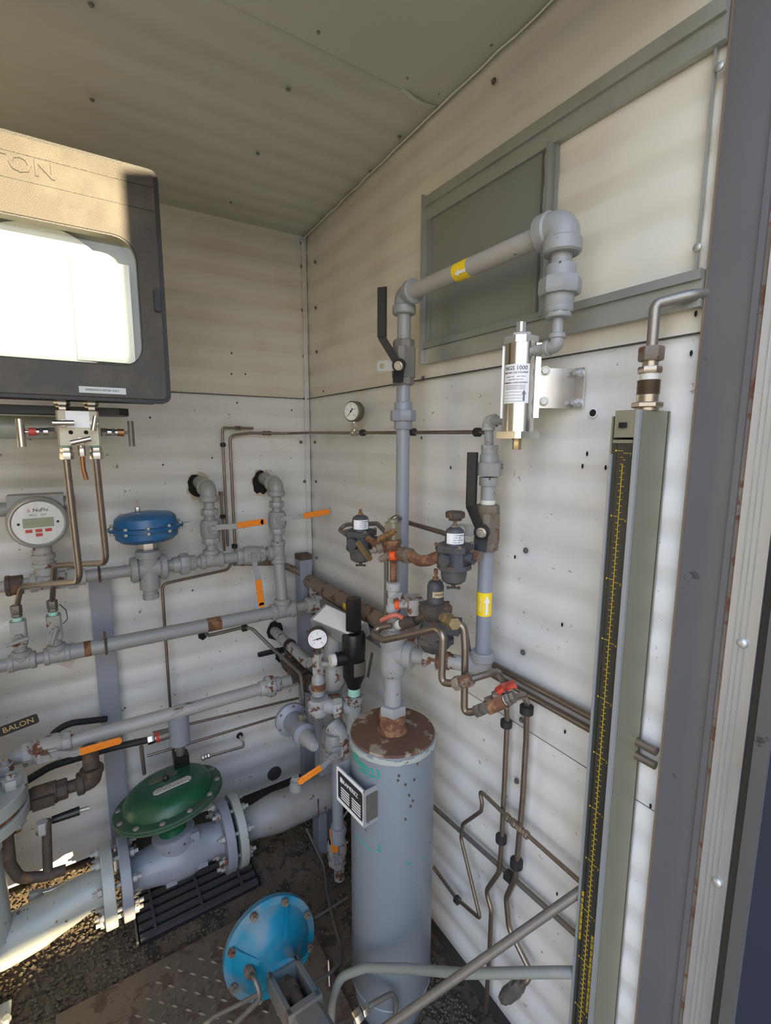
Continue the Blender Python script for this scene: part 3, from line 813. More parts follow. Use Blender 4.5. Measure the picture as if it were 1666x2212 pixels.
# actuated valve with blue diaphragm
t = T('blue_diaphragm_valve', 'grey cross-bodied control valve with a blue domed diaphragm on the upper header', 'valve')
c = V(ux(322), YU, ZU)
mb = MB()
mb.cyl(c-XA*.048, c+XA*.048, .030, 20); mb.lathe([(.036, 0), (.040, .004), (.040, .018), (.034, .022)], c-XA*.052, XA, 20); mb.lathe([(.034, 0), (.040, .004), (.040, .018), (.036, .022)], c+XA*.030, XA, 20)
mb.cyl(c-ZA*.065, c+ZA*.060, .030, 20); mb.lathe([(.036, 0), (.036, .02), (.03, .024)], c+ZA*.036, ZA, 20)
mb.cyl(c-ZA*.09, c-ZA*.06, .021, 16); mb.lathe([(.024, 0), (.024, .016)], c-ZA*.098, ZA, 8)
t.p('cross_body', mb, grey)
t.p('bonnet_nut', MB().hexn(c+ZA*.058, c+ZA*.088, .026), steel)
t.p('neck', MB().cyl(c+ZA*.085, c+ZA*.11, .022, 16), ironm)
ct = V(bx(316, YU, ZU+.14), YU, hz(1138, ux(316), YU)); ax = V(-.03, .02, 1).normalized(); RB = .098
t.p('lower_dome', MB().lathe([(.03, -.046), (.074, -.042), (.088, -.03), (.090, -.006), (RB*1.08, -.004), (RB*1.08, -.0005)], ct, ax, 36), bluep)
t.p('upper_dome', MB().lathe([(RB*1.08, .0005), (RB*1.08, .004), (.091, .006), (.086, .030), (.074, .040), (.03, .047), (0, .048)], ct, ax, 36), bluep)
R_ = frame(ax)
for k in range(10):
    a = 2*math.pi*k/10+.25; q = ct+R_@V(RB*1.01*math.cos(a), RB*1.01*math.sin(a), 0)
    t.p('rim_bolt', MB().hexn(q+ax*.004, q+ax*.010, .0065).cyl(q-ax*.014, q+ax*.012, .0032, 8).hexn(q-ax*.012, q-ax*.005, .0065), galv)
q = ct+R_@V(RB*1.12, 0, 0)
mb = MB().hexn(ct+ax*.047-V(.02, 0, 0), ct+ax*.062-V(.02, 0, 0), .0075).cyl(ct+ax*.06-V(.02, 0, 0), ct+ax*.085-V(.02, 0, 0), .0026, 8)
t.p('vent_fitting', mb, steel)
t.p('clamp_tab', MB().box(ct+XA*(RB*1.15), (.03, .02, .006)), galv)
# digital flow meter
t = T('digital_flow_meter', 'round grey flow totalizer with small display and red buttons, at left', 'meter')
cm = V(bx(84, -.17, 1.25), -.17, 0); cm.z = hz(1130, cm.x, -.2)
R0 = .070
fn = V(.10, -1, .0).normalized()
t.p('housing', MB().lathe([(.055, -.055), (R0*.95, -.05), (R0, -.03), (R0, .018), (R0*.96, .026)], cm, fn, 36), grey)
mb = MB(); mb.box(cm+V(.0, .025, .055), (.125, .06, .035)); mb.cyl(cm+V(.05, .025, .045), cm+V(.088, .02, .045), .019, 16); mb.cyl(cm+V(-.05, .025, .035), cm+V(-.10, .02, .035), .019, 16)
t.p('junction_box', mb, grey)
t.p('bezel_ring', MB().lathe([(R0*.84, .024), (R0*.92, .030), (R0*.88, .034), (R0*.82, .029)], cm, fn, 40), aludull)
fo = t.p('face_plate', MB().lathe([(R0*.80, .026), (R0*.80, .0285), (0, .0286)], cm, fn, 36), meterface)
Rr = V(1, .10, 0).normalized(); fc = cm+fn*.0292
lc = t.p('display', MB().box(fc+ZA*.001, (.068, .003, .025), Matrix((Rr, -fn, ZA)).transposed()), lcdm)
for dx, dz in ((-.0225, -.0205), (-.001, -.0205), (.0205, -.0205), (-.001, -.0320)):
    b_ = t.p('red_button', MB().cbox(fc+Rr*dx+ZA*dz, (.0150, .0085, .002), Matrix((Rr, ZA, fn)).transposed(), b=.1), redp)
t.p('brand_lettering', text_mb('NuFlo', .0135, fc+ZA*.0345+Rr*.007+fn*.0004, Rr, ZA), ink)
t.p('logo', text_mb('S', .011, fc+ZA*.034-Rr*.019+fn*.0004, Rr, ZA, sx=1.4), redp)
t.p('model_lettering', text_mb('MC-II    EXP', .0075, fc+ZA*.0215+fn*.0004, Rr, ZA), inkgrey)
for s_ in (-1, 1): t.p('face_screw', MB().lathe([(.0034, 0), (.0034, .001), (.002, .0014), (0, .0015)], fc+Rr*.043*s_, fn, 12), ink)
mb = MB(); cb = V(cm.x+.004, YU-.03, cm.z)
for z0, z1, r in ((-.095, -.062, .022), (-.105, -.093, .028), (-.118, -.105, .024), (-.128, -.117, .029), (-.150, -.128, .024)):
    mb.cyl(cb+ZA*z0, cb+ZA*z1, r, 16)
mb.cyl(V(cb.x, YU, ZU+.02), cb-ZA*.148, .021, 16)
t.p('mounting_neck', mb, grey_rusty)
t.p('conduit_nut', MB().hexn(cm+V(-.10, .02, .035), cm+V(-.125, .02, .03), .02).cyl(cm+V(-.12, .02, .03), cm+V(-.2, .02, .02), .014), redp, label='red conduit fitting')
# wall struts
def strut(label, xa, ya, z0, z1, w=.041, d=.03, m=bluegrey, slots=True):
    t = T('support_strut', label, 'support')
    mb = MB()
    mb.box((xa, ya-d/2, (z0+z1)/2), (w, .003, z1-z0)); mb.box((xa-w/2, ya, (z0+z1)/2), (.003, d, z1-z0)); mb.box((xa+w/2, ya, (z0+z1)/2), (.003, d, z1-z0))
    t.p('channel', mb, m)
    return t
sx_ = bx(232, -.06, .75)
t = strut('flat grey vertical strut behind the headers at left, holding them with U-bolts', sx_, -.035, -.02, 1.075, w=.055, d=.028)
for z, y, r in ((ZL, YL, RL), (ZU, YU, RU)):
    mb = MB(); mb.tube([V(sx_, y+r*.3, z+r*1.8), V(sx_, y-r*.2, z+r*1.25), V(sx_, y-r*.95, z+r*.9), V(sx_, y-r*1.22, z), V(sx_, y-r*.9, z-r*.9), V(sx_, y, z-r*1.2)], .0032, bend=.012, seg=8)
    t.p('u_bolt', mb, rustdark)
# corner struts
xs1 = bx(656, -.05, 1.0)
t = strut('grey slotted strut standing in the room corner, top end rusty', xs1, -.05, .02, 1.045, w=.045, d=.045)
t.p('rusty_top', MB().box((xs1, -.05, 1.05), (.05, .05, .02)), rustdark)
xs2 = bx(700, -.27, .5)
t = strut('pale grey strut standing between the corner valves and the tall vessel', xs2, -.27, -.01, .70, w=.055, d=.045)
t.p('slot', MB().box((xs2+.005, -.2965, .35), (.012, .002, .007)), holem)
# wall penetration pipe with rusty spots, coming forward
def back_dir(px, py, d0, px1, d1):
    a = B(px, py, d0); return a
t = T('slanted_wall_pipe', 'rust-spotted grey pipe coming forward out of the back wall near the corner strut', 'pipe')
a = B(592, 1362, 0); b_ = V(a.x, -.33, a.z)
pipe(t, a+YA*.0-V(0, .006, 0), b_, .019, grey_rusty)
t.p('pipe_clamp', MB().cyl(a-YA*.16, a-YA*.175, .024), black)
# rusty ball valve with black lever near the wall
a = B(608, 1415, 0)
t = T('rusty_lever_valve', 'dark rusted ball valve with a black lever pointing left, near the corner', 'valve')
ax2 = V(0, -1, 0)
b0 = V(a.x, -.05, a.z)
t.p('valve_body', MB().hexn(b0, b0-YA*.025, .026, 8).lathe([(.022, .02), (.03, .03), (.03, .065), (.022, .075)], b0, -YA, 18).hexn(b0-YA*.072, b0-YA*.10, .027, 8), rustdark)
t.p('wall_nipple', MB().cyl(b0, V(a.x, -.005, a.z), .016), steel)
hp = b0-YA*.05+ZA*.03
t.p('stem', MB().cyl(hp-ZA*.005, hp+ZA*.02, .008, 10), rustdark)
h_ = t.p('handle', MB().strip([hp+ZA*.014+V(.02, 0, 0), hp+ZA*.016-V(.005, 0, 0), hp+ZA*.045-V(.03, 0, 0), hp+ZA*.043-V(.045, .002, 0)], .018, .004, YA), black)
t.p('grip', MB().cbox(hp+ZA*.043-V(.085, .004, 0), (.085, .020, .012), b=.3), black, sub=h_)
b1 = b0-YA*.10
mid = V(b1.x, -.19, b1.z)
t2 = T('rusty_tee_pipe', 'dark rusted tee joining the third header to the pipe run toward the gauge', 'pipe')
t2.p('tee', tee_mb(V(b1.x, YT, ZT+.015), YA, -XA, .020, L=2.1), rustdark)
t2.p('union', union_mb(V(b1.x, -.275, ZT+.012), YA, .018, .8), rustdark)
GX = b1.x
pipe(t2, V(GX, b1.y, ZT+.015), V(GX, -.39, ZT+.005), .017, grey_rusty)

# ================================================================ INSTRUMENT TUBING ON THE BACK WALL
def tube_thing(label, pts, r=.0048, m=steeltan, bend=.018, fits=(), clamps=(), name='instrument_tube'):
    t = T(name, label, 'tube')
    t.p('tube', MB().tube(pts, r, bend=bend, seg=12), m)
    for c, ax, L in fits:
        c = Vector(c); ax = Vector(ax).normalized()
        mb = MB(); mb.hexn(c-ax*L*.5, c-ax*L*.16, r*1.9); mb.hexn(c-ax*L*.14, c+ax*L*.14, r*1.6); mb.hexn(c+ax*L*.16, c+ax*L*.5, r*1.9)
        t.p('compression_fitting', mb, m)
    for c, ax in clamps:
        c = Vector(c); ax = Vector(ax).normalized()
        t.p('clamp', MB().lathe([(r*1.3, 0), (r*2.2, r*.5), (r*2.2, r*3.0), (r*1.3, r*3.5)], c-ax*r*1.7, ax, 14), blackrub)
    return t
d = .022
q1 = B(480, 924, d); q2 = B(496, 941, d); zt1 = q1.z; zt2 = B(520, 938, d).z
zz = B(490, 1192, d).z
xA, xB = q1.x, B(499, 1000, d).x
tube_thing('short thin tube with an open right end, bent down into a tall vertical run', [V(B(547, 925, d).x, -d, zt1), V(xA, -d, zt1), V(xA+.001, -d, zz+.02)], .0043,
           fits=[(V(B(514, 924, d).x, -d, zt1), XA, .020)], clamps=[(V(xA, -d, B(482, 961, d).z), ZA)], bend=.012)
zg = 1.521
yG = wy(768, -.045, zg)
xb2 = xB
low = B(350, 1262, .05); 
tube_thing('long thin tube from the pressure gauge round the corner and down the back wall', 
           [V(-.045, yG+.02, zg), V(-.045, -.12, zg+.004), V(-.10, -d-.012, zg+.002), V(B(540, 935, d).x, -d, zg+.002), V(xb2, -d, zg-.008), V(xb2+.002, -d, 1.09), V(xb2-.03, -.035, 1.035), V(low.x, -.05, low.z), V(low.x, -.05, B(362, 1640, .05).z)],
           .0048, bend=.022, fits=[(V(B(576, 935, d).x, -d, zg+.002), XA, .030)], clamps=[(V(xb2, -d, 1.115), ZA)])
xs = B(478, 1080, d).x
tube_thing('short capped thin tube ending beside the left riser pipe', [V(xs, -d, B(478, 1062, d).z), V(xs+.003, -d, B(481, 1190, d).z)], .0042,
           fits=[(V(xs, -d, B(478, 1066, d).z), ZA, .014)], clamps=[(V(xs+.002, -d, B(479, 1116, d).z), ZA)])
tube_thing('thin tube along the right wall passing behind the tall pipe, ending in a rubber clamp', [V(-.045, yG-.02, zg), V(-.045, wy(1050, -.045, 1.517), 1.517)], .0045,
           clamps=[(V(-.045, wy(784, -.045, zg), zg), YA), (V(-.045, wy(893, -.045, 1.52), 1.52), YA), (V(-.045, wy(1032, -.045, 1.517), 1.517), YA)])
t = T('pressure_gauge', 'small round steel pressure gauge on a thin tube near the corner of the right wall', 'gauge')
gc = V(-.050, yG, hz(889, -.05, yG)); gn = V(-1, -.42, .0).normalized(); GR = .031
t.p('case', MB().lathe([(GR*.9, -.016), (GR, -.013), (GR, .010), (GR*.93, .0125)], gc, gn, 32), steeldull)
t.p('dial', MB().lathe([(GR*.86, .0120), (GR*.86, .0135), (0, .0136)], gc, gn, 28), white)
def dial_marks(t, gc, gn, GR, h, needle_ang, nums=('0', '1', '2', '3', '4')):
    R = frame(gn); X = R.col[0]; Y = R.col[1]
    X = ZA.cross(gn).normalized(); Y = gn.cross(X)
    mb = MB()
    for k in range(25):
        a = math.radians(225-270*k/24); L = .16 if k % 6 == 0 else .08
        p0 = gc+gn*h+(X*math.cos(a)+Y*math.sin(a))*GR*.72
        mb.box(p0, (GR*L, GR*.022, .0003), Matrix((X*math.cos(a)+Y*math.sin(a), -X*math.sin(a)+Y*math.cos(a), gn)).transposed())
    t.p('dial_ticks', mb, ink, kind='stuff')
    a = math.radians(needle_ang); dv = X*math.cos(a)+Y*math.sin(a); dw = -X*math.sin(a)+Y*math.cos(a)
    o = gc+gn*(h+.001)
    t.p('needle', MB().add([o+dv*GR*.68, o+dw*GR*.05-dv*GR*.1, o-dv*GR*.35+dw*GR*.09, o-dv*GR*.35-dw*GR*.09, o-dw*GR*.05-dv*GR*.1, o+gn*.001], [(0, 1, 5), (1, 2, 5), (2, 3, 5), (3, 4, 5), (4, 0, 5), (4, 3, 2, 1, 0)]).cyl(o, o+gn*.0015, GR*.09, 10), ink)
    for k, s_ in enumerate(nums):
        a = math.radians(225-270*k/(len(nums)-1))
        t.p('dial_number', text_mb(s_, GR*.22, gc+gn*h+(X*math.cos(a)+Y*math.sin(a))*GR*.5, X, Y), ink)
dial_marks(t, gc, gn, GR, .0139, 230)
zb0 = gc.z-GR
t.p('stem', MB().cyl(V(gc.x, gc.y, zb0+.004), V(gc.x+.003, gc.y, zg), .0065).hexn(V(gc.x+.002, gc.y, zb0-.022), V(gc.x, gc.y, zb0-.004), .0095), steel)
t.p('tee_fitting', MB().hexn(V(-.045, gc.y+.020, zg), V(-.045, gc.y+.006, zg), .0105).cyl(V(-.045, gc.y+.01, zg), V(-.045, gc.y-.01, zg), .008).hexn(V(-.045, gc.y-.006, zg), V(-.045, gc.y-.020, zg), .0105), steel)
# dirty bent tube in front of the lower wall near the corner
a = B(437, 1350, 0)
tube_thing('dirty bent tube from a wall hole under the middle header to the grey regulator', [a, V(a.x+.005, -.04, a.z-.02), B(450, 1373, .06), B(480, 1366, .08), B(525, 1355, .08), B(545, 1358, .10), B(590, 1402, .16), B(650, 1456, .30), B(655, 1505, .34), B(656, 1545, .36)],
           .0062, steeldull, .03, clamps=[(B(528, 1356, .08), XA)])
for k, (label, y0_, y1_, dd) in enumerate((('upper of two thin tubes running under the third header to the corner strut', (330, 1583), (645, 1508), .10), ('lower of two thin tubes running behind the green valve to the grey regulator', (318, 1633), (596, 1549), .10))):
    tube_thing(label, [B(*y0_, dd), B(*y1_, dd)], .0045, steeltan)
a = B(517, 1588, 0)
tube_thing('thin tube leaving a small wall hole, bent toward the top of the green valve', [a, V(a.x, -.05, a.z), V(a.x-.002, -.062, a.z-.012), B(437, 1637, .062)], .0052, steel, .01, fits=[(B(445, 1634, .062), (-1, 0, -.05), .03)])
tube_thing('short upright thin tube left of the green valve top', [B(305, 1612, .10), B(312, 1672, .10)], .0062, steeldull)
# corrugated round conduit running behind the headers to the corner
a = B(525, 1212, .03)
tube_thing('brown conduit sagging behind the upper header toward the corner strut', [B(505, 1215, .04), B(600, 1215, .04), V(xs1-.01, -.06, .985)], .0125, bronze, .08, name='conduit')
t = T('brown_wall_pipe', 'rust-brown painted pipe along the right wall from the corner, with a yellow band', 'pipe')
pa = V(-.040, -.05, .955); pb = V(-.040, -.74, .965)
t.p('pipe', MB().tube([pa+V(0, .03, -.01), pa, pb], .026, seg=20), mat('brown_flaking_pipe_paint', (0.20, 0.15, 0.11), 0.6, chip=RUST, chip_amt=.35, chip_scale=26, dust=DUST, dust_amt=.3, var=.2, bump=.4))
u_ = (pb-pa).normalized(); ky = wy(756, -.04, .958)
t.p('yellow_band', MB().cyl(V(-.04, ky, .958), V(-.04, ky-.025, .958), .0268), yellow, label='yellow flow sticker')
t.p('channel_below', MB().box((-.026, -.40, .905), (.045, .68, .045)), ironm, label='dark steel channel under the pipe')

# ================================================================ CHART RECORDER AND ITS MANIFOLD
t = T('chart_recorder', 'large black chart recorder case with glass door, top left, its left part in bright sun', 'recorder')
yf = -.62; zt_, zb_ = 2.035, 1.578; xr = -.592; xl = xr-.42; dp = .13
def rrect(w, h, r, n=5):
    pts = []
    for cx, cy, a0 in ((w/2-r, -h/2+r, -90), (w/2-r, h/2-r, 0), (-w/2+r, h/2-r, 90), (-w/2+r, -h/2+r, 180)):
        for k in range(n+1):
            a = math.radians(a0+90*k/n); pts.append((cx+r*math.cos(a), cy+r*math.sin(a)))
    return pts
Rf = Matrix((XA, ZA, -YA)).transposed()       # local x = world x, y = up, z = towards camera
cx, cz = (xl+xr)/2, (zt_+zb_)/2; Wd, Hh = xr-xl, zt_-zb_
def ring(o, wi, hi_, ri, wo, ho, ro, z0, z1, offi=(0, 0)):
    A = rrect(wo, ho, ro); C = [(x+offi[0], y+offi[1]) for x, y in rrect(wi, hi_, ri)]; n = len(A); o = Vector(o)
    vs = [o+Rf@V(x, y, z) for z in (z0, z1) for pts in (A, C) for x, y in pts]
    fs = []
    for i in range(n):
        j = (i+1) % n
        fs += [(2*n+i, 2*n+j, 3*n+j, 3*n+i), (i, n+i, n+j, j), (i, j, 2*n+j, 2*n+i), (n+i, 3*n+i, 3*n+j, n+j)]
    return MB().add(vs, fs)
bk = MB().prism(rrect(Wd-.006, Hh-.006, .02), (cx, yf+dp, cz), Rf, 0, .004)
t.p('back_plate', bk, recside)
t.p('case_shell', ring((cx, yf+dp, cz), Wd-.02, Hh-.02, .015, Wd-.004, Hh-.004, .02, .002, dp-.040), recside)
gw, gh = Wd-.085, Hh-.205; gx, gz = -.004, -.034
dr = t.p('door', ring((cx, yf, cz), gw, gh, .042, Wd-.016, Hh-.012, .012, -.036, .0, (gx, gz)), recm)
t.p('door_rim', ring((cx, yf, cz), Wd-.018, Hh-.014, .010, Wd+.003, Hh+.003, .016, -.040, -.004), recside, sub=dr)
t.p('door_crease', MB().box((cx, yf-.0006, zt_-.034), (Wd-.02, .0008, .0009)), recside, sub=dr)
t.p('door_crease', MB().box((cx, yf-.0006, zt_-.078), (Wd-.02, .0008, .0007)), recside, sub=dr)
t.p('glass_pane', MB().prism(rrect(gw+.004, gh+.004, .042), (cx+gx, yf+.010, cz+gz), Rf, 0, .003), glassm, sub=dr)
t.p('gasket', ring((cx+gx, yf+.004, cz+gz), gw-.006, gh-.006, .04, gw+.002, gh+.002, .043, -.006, .0015), recside, sub=dr)
t.p('inner_plate', MB().prism(rrect(Wd-.03, Hh-.03, .012), (cx, yf+.085, cz), Rf, 0, .004), inside)
t.p('chart_disc', MB().lathe([(.140, 0), (.140, .0015), (0, .0016)], (cx+.0, yf+.066, cz+gz+.0), -YA, 48), paper)
t.p('chart_log_sheet', MB().box((xr-.110, yf+.055, cz+gz-.012), (.105, .001, .20)), paper)
mb = MB()
for k in range(9): mb.box((xr-.120, yf+.0540, cz+gz-.055-k*.0066), (.08, .0004, .0005))
t.p('ruled_lines', mb, inkgrey)
FONT_TMP.offset = .0007
t.p('name_shade_outline', text_mb('BARTON', .040, V(B(121, 372, .62).x, yf-.0004, B(118, 375, .62).z), XA, ZA, ext=.0008, sx=1.12, align='RIGHT'), mat('letter_shade', (.06, .052, .045), .6), sub=dr)  # darker outline painted in as the shade round the raised letters
FONT_TMP.offset = 0
t.p('name_relief', text_mb('BARTON', .040, V(B(121, 372, .62).x, yf-.0012, B(118, 375, .62).z), XA, ZA, ext=.0012, sx=1.12, align='RIGHT'), recm, sub=dr)
t.p('latch', MB().prism(rrect(.011, .046, .005), (xr-.016, yf, cz+gz+.012), Rf, 0, .009), recside, sub=dr, label='raised black door latch')
lb = t.p('instruction_label', MB().box((xr-.126, yf-.0006, zb_+.0185), (.082, .001, .0125)), mat('silver_label', (.55, .58, .56), .4), sub=dr, label='narrow silver label strip')
t.p('label_lettering', text_mb('REFERENCE METER ONLY', .0052, V(xr-.126, yf-.0013, zb_+.0185), XA, ZA), ink, sub=dr)
# yoke pipe behind, flow manifold below
t = T('recorder_mounting_pipe', 'horizontal grey pipe behind the recorder manifold at the left edge', 'pipe')
t.p('pipe', MB().cyl(V(-1.35, -.40, 1.525), V(-.775, -.40, 1.525), .026), palegreen)
t.p('bracket', MB().cbox(V(bx(275, -.475, 1.56)-.13, -.475, 1.560), (.26, .10, .016), b=.2), recside)
t = T('manifold', 'yellowish steel five-valve manifold block with T-bar handles under the chart recorder', 'manifold')
ym_ = -.56
def mp(px, py, d=-ym_): return B(px, py, d)
p0 = mp(119, 886); p1 = mp(219, 962)
mc = (p0+p1)/2; mw = p1.x-p0.x; mh = p0.z-p1.z
zincm = mat('yellow_zinc_block', (0.50, 0.46, 0.34), 0.45, metal=0.35, chip=(.16, .13, .08), chip_amt=.12, chip_scale=120, dust=(.42, .36, .22), dust_amt=.3, var=.12, var_scale=20)
t.p('block', MB().cbox(V(mc.x, ym_+.03, mc.z), (mw, .06, mh), b=.06), zincm)
t.p('data_plate', MB().box(V(mp(168, 904).x, ym_-.001, mp(168, 906).z), (.042, .001, .034)), aludull)
for px, py in ((153, 934), (186, 934)): 
    c = mp(px, py); t.p('bolt_hole', MB().lathe([(.0042, 0), (.0042, .0008)], c, -YA, 14), holem)
for px in (135, 199):
    a = mp(px, 887)
    a.y += .028
    t.p('top_nut', MB().hexn(a, a+ZA*.012, .012).hexn(a+ZA*.012, V(a.x, a.y, zb_+.003), .0145), steel)
def tbar(c, n, bd, L, r, sub_label=None):
    c = Vector(c); n = Vector(n).normalized(); bd = Vector(bd).normalized()
    mb = MB(); mb.cyl(c, c+n*.022, r*.7, 10); mb.hexn(c, c+n*.008, r*1.6); mb.cyl(c+n*.024-bd*L/2, c+n*.024+bd*L/2, r, 14)
    t.p('t_handle', mb, steel)
tbar(mp(137, 914), (0, -1, 0), (1, 0, .02), .037, .0052)
tbar(mp(203, 915), (0, -1, 0), (.22, 0, 1), .030, .0052)
tbar(mp(174, 952), (0, -1, 0), (1, 0, .25), .037, .0052)
for s_, pxs in ((-1, (118, 75, 62, 42)), (1, (219, 262, 272, 286))):
    a = V(mp(pxs[0], 930).x, ym_+.03, mp(140, 929).z-.003)
    d0 = V(s_, 0, -.02)
    Ltot = abs(mp(pxs[3], 930).x-a.x)
    mb = MB(); mb.hexn(a, a+d0*.012, .010).cyl(a+d0*.01, a+d0*.022, .0075, 14).hexn(a+d0*.02, a+d0*.027, .0095).cyl(a+d0*.026, a+d0*.032, .0065, 12)
    t.p('side_stem', mb, steel)
    t.p('stem_seal', MB().cyl(a+d0*.032, a+d0*.045, .0082, 14), redp if s_ < 0 else copper, label='red stem collar' if s_ < 0 else 'copper coloured stem collar')
    e = a+d0*Ltot
    mb = MB(); mb.cyl(a+d0*.04, e, .003, 10); mb.cyl(e+ZA*.026, e-ZA*.030, .0062 if s_ > 0 else .0075, 14)
    t.p('t_handle', mb, steel if s_ < 0 else steeldull)
for px, L in ((142, .026), (208, .026)):
    a = mp(px, 962); a.y += .03
    t.p('tape_band', MB().cyl(a, a-ZA*.004, .0105), mint)
    t.p('bottom_nut', MB().hexn(a-ZA*.004, a-ZA*.014, .0115).hexn(a-ZA*.015, a-ZA*.030, .0130), steel)
a = mp(176, 962); a.y += .03
t.p('vent_nut', MB().cyl(a, a-ZA*.004, .0075).hexn(a-ZA*.004, a-ZA*.024, .0075), steel)
t.p('vent_tube', MB().tube([a-ZA*.02, a-ZA*.05, a-ZA*.075+V(.004, 0, 0)], .0048, bend=.03), copper, label='short browned copper vent tube')
# the two impulse tubes and their block valves on the middle header
zvt = hz(1330, EX2, YL)
zvt1 = hz(1318, EX1, YL)
a = mp(142, 990); a.y += .03; 
g_ = B(165, 1250, .50)
tube_thing('left of two thick tubes dropping from the manifold to the leftmost block valve', [V(a.x, a.y, a.z+.01), V(a.x+.005, -.53, g_.z), B(46, 1266, .17), V(EX2, YL, zvt+.02), V(EX2, YL, zvt-.01)], .0072, steeltan, .035)
a = mp(208, 990); a.y += .03
g_ = B(226, 1212, .48)
tube_thing('right of two thick bright tubes dropping from the manifold to the inner block valve', [V(a.x, a.y, a.z+.01), V(a.x+.005, -.50, g_.z), B(118, 1222, .22), V(EX1, YL, zvt1+.02), V(EX1, YL, zvt1-.01)], .0072, steeltan, .035)
for ex, zt0, lab, hd in ((EX2, zvt, 'leftmost square grey block valve with a T-handle, on the middle header elbow', (1, 0, .22)), (EX1, zvt1, 'square grey block valve with tilted T-handle, beside the flat strut', (.35, 0, 1))):
    t = T('block_valve', lab, 'valve')
    c = V(ex, YL, zt0)
    t.p('tube_nut', MB().hexn(c+ZA*.006, c+ZA*.030, .0135).hexn(c-ZA*.004, c+ZA*.005, .0125), steeldull)
    t.p('sealant_band', MB().cyl(c-ZA*.014, c-ZA*.004, .0115), mint, label='mint green sealant band')
    zb1 = ZL+.05
    zz0 = c.z-.014
    t.p('body', MB().cbox(V(ex, YL, (zz0+zb1)/2), (.036, .034, zz0-zb1), b=.12), grey_rusty)
    t.p('nipple', MB().cyl(V(ex, YL, zb1+.005), V(ex, YL, ZL+.03), .015), grey)
    hc = V(ex, YL-.017, zb1+(zz0-zb1)*.35)
    mb = MB().hexn(hc, hc-YA*.010, .013).cyl(hc, hc-YA*.028, .006, 12)
    hd = Vector(hd).normalized(); mb.cyl(hc-YA*.028-hd*.026, hc-YA*.028+hd*.024, .005, 12)
    t.p('t_handle', mb, grey)
t = T('paper_tag', 'creased paper tag wired to the inner block valve, hanging behind the middle header', 'tag')
a = B(140, 1320, .14)
t.p('card', MB().add([B(152, 1386, .11), B(176, 1392, .10), B(154, 1446, .10), B(116, 1432, .11), B(152, 1386, .108), B(176, 1392, .098), B(154, 1446, .098), B(116, 1432, .108)], [(0, 1, 2, 3), (7, 6, 5, 4), (0, 4, 5, 1), (1, 5, 6, 2), (2, 6, 7, 3), (3, 7, 4, 0)]), whitedirty)
t.p('wire', MB().tube([B(128, 1305, .13), B(143, 1318, .12), B(146, 1338, .12), B(136, 1347, .13)], .0012, bend=.01, seg=6), black)

# ================================================================ BIG METER RUN AT LOW LEFT
ZF = .22
def fp(px, py): return H(px, py, ZF)
fA = fp(252, 1893); fA.y = -.285; 
YF = -.30
def fx(px): return V(bx(px, YF, ZF), YF, ZF)
FR = .110
def flange(t, a, b_, R=FR, m=palegreen, nb=8, name='flange', boltm=rustdark, r_in=.0):
    a, b_ = Vector(a), Vector(b_); d = (b_-a).normalized()
    return t.p(name, MB().lathe([(R*.985, 0), (R, .002), (R, (b_-a).length-.002), (R*.985, (b_-a).length)], a, d, 44), m)
def studs(t, a, b_, R, n=8, r=.0075, m=rustdark, ph=.39, nutm=None):
    a, b_ = Vector(a), Vector(b_); d = (b_-a).normalized(); Rm_ = frame(d)
    for k in range(n):
        an = ph+2*math.pi*k/n; q = Rm_@V(R*math.cos(an), R*math.sin(an), 0)
        mb = MB().cyl(a+q-d*.024, b_+q+d*.024, r*.75, 8)
        mb.hexn(a+q-d*.013, a+q-d*.001, r*1.55); mb.hexn(b_+q+d*.001, b_+q+d*.013, r*1.55)
        t.p('stud_and_nuts', mb, nutm or m)
# big elbow coming down at the left
xF1 = fx(222).x; xF2 = fx(262).x; xF3 = fx(296).x
t = T('large_elbow_pipe', 'large pale green-grey pipe elbow sweeping from the left edge to the flanged valve', 'pipe')
XV = bx(-72, -.33, .56)
prr = lambda u: .060-.009*max(0, min(1, (u-.60)/.25))
t.p('elbow_pipe', MB().tube([V(XV, YF-.02, .56), V(XV, YF-.02, ZF-.03), V(xF1-.15, YF, ZF-.028), V(xF1-.05, YF, ZF), V(xF1, YF, ZF)], prr, bend=.15, seg=36), palegreen)
flange(t, V(xF1, YF, ZF), V(xF1+.030, YF, ZF))
zfl = .570
flange(t, V(XV, YF-.02, zfl-.018), V(XV, YF-.02, zfl+.012), R=.125)
t = T('left_riser_flange', 'thick pale flange with huge rusty nuts, cut by the left edge', 'flange')
flange(t, V(XV, YF-.02, zfl+.026), V(XV, YF-.02, zfl+.062), R=.125, m=palegreen)
t.p('riser_pipe', MB().tube([V(XV, YF-.02, zfl+.06), V(XV, YF-.02, zfl+.30)], .066, seg=32), palegreen)
t.p('gasket', MB().cyl(V(XV, YF-.02, zfl+.012), V(XV, YF-.02, zfl+.026), .117, 36), rustm, label='rusted gasket gap')
for an in (-1.0, -.15, .7, 1.6, -1.9):
    q = V(XV+.096*math.cos(an), YF-.02+.096*math.sin(an), 0)
    t.p('stud_and_nut', MB().cyl(q+ZA*(zfl-.06), q+ZA*(zfl+.100), .011, 12).hexn(q+ZA*(zfl+.063), q+ZA*(zfl+.088), .021).hexn(q+ZA*(zfl-.045), q+ZA*(zfl-.02), .021), grey_rusty)
t = T('pipe_support_stand', 'pale grey bolted pipe support standing under the large elbow at the left edge', 'support')
s0 = H(5, 2130, .10); s0 = V(XV+.045, YF-.12, 0)
t.p('post', MB().cyl(V(s0.x-.05, s0.y, -.02), V(s0.x-.05, s0.y, .17), .035), palegreen)
t.p('plate', MB().box(V(s0.x-.035, s0.y, .085), (.08, .07, .008)), grey)
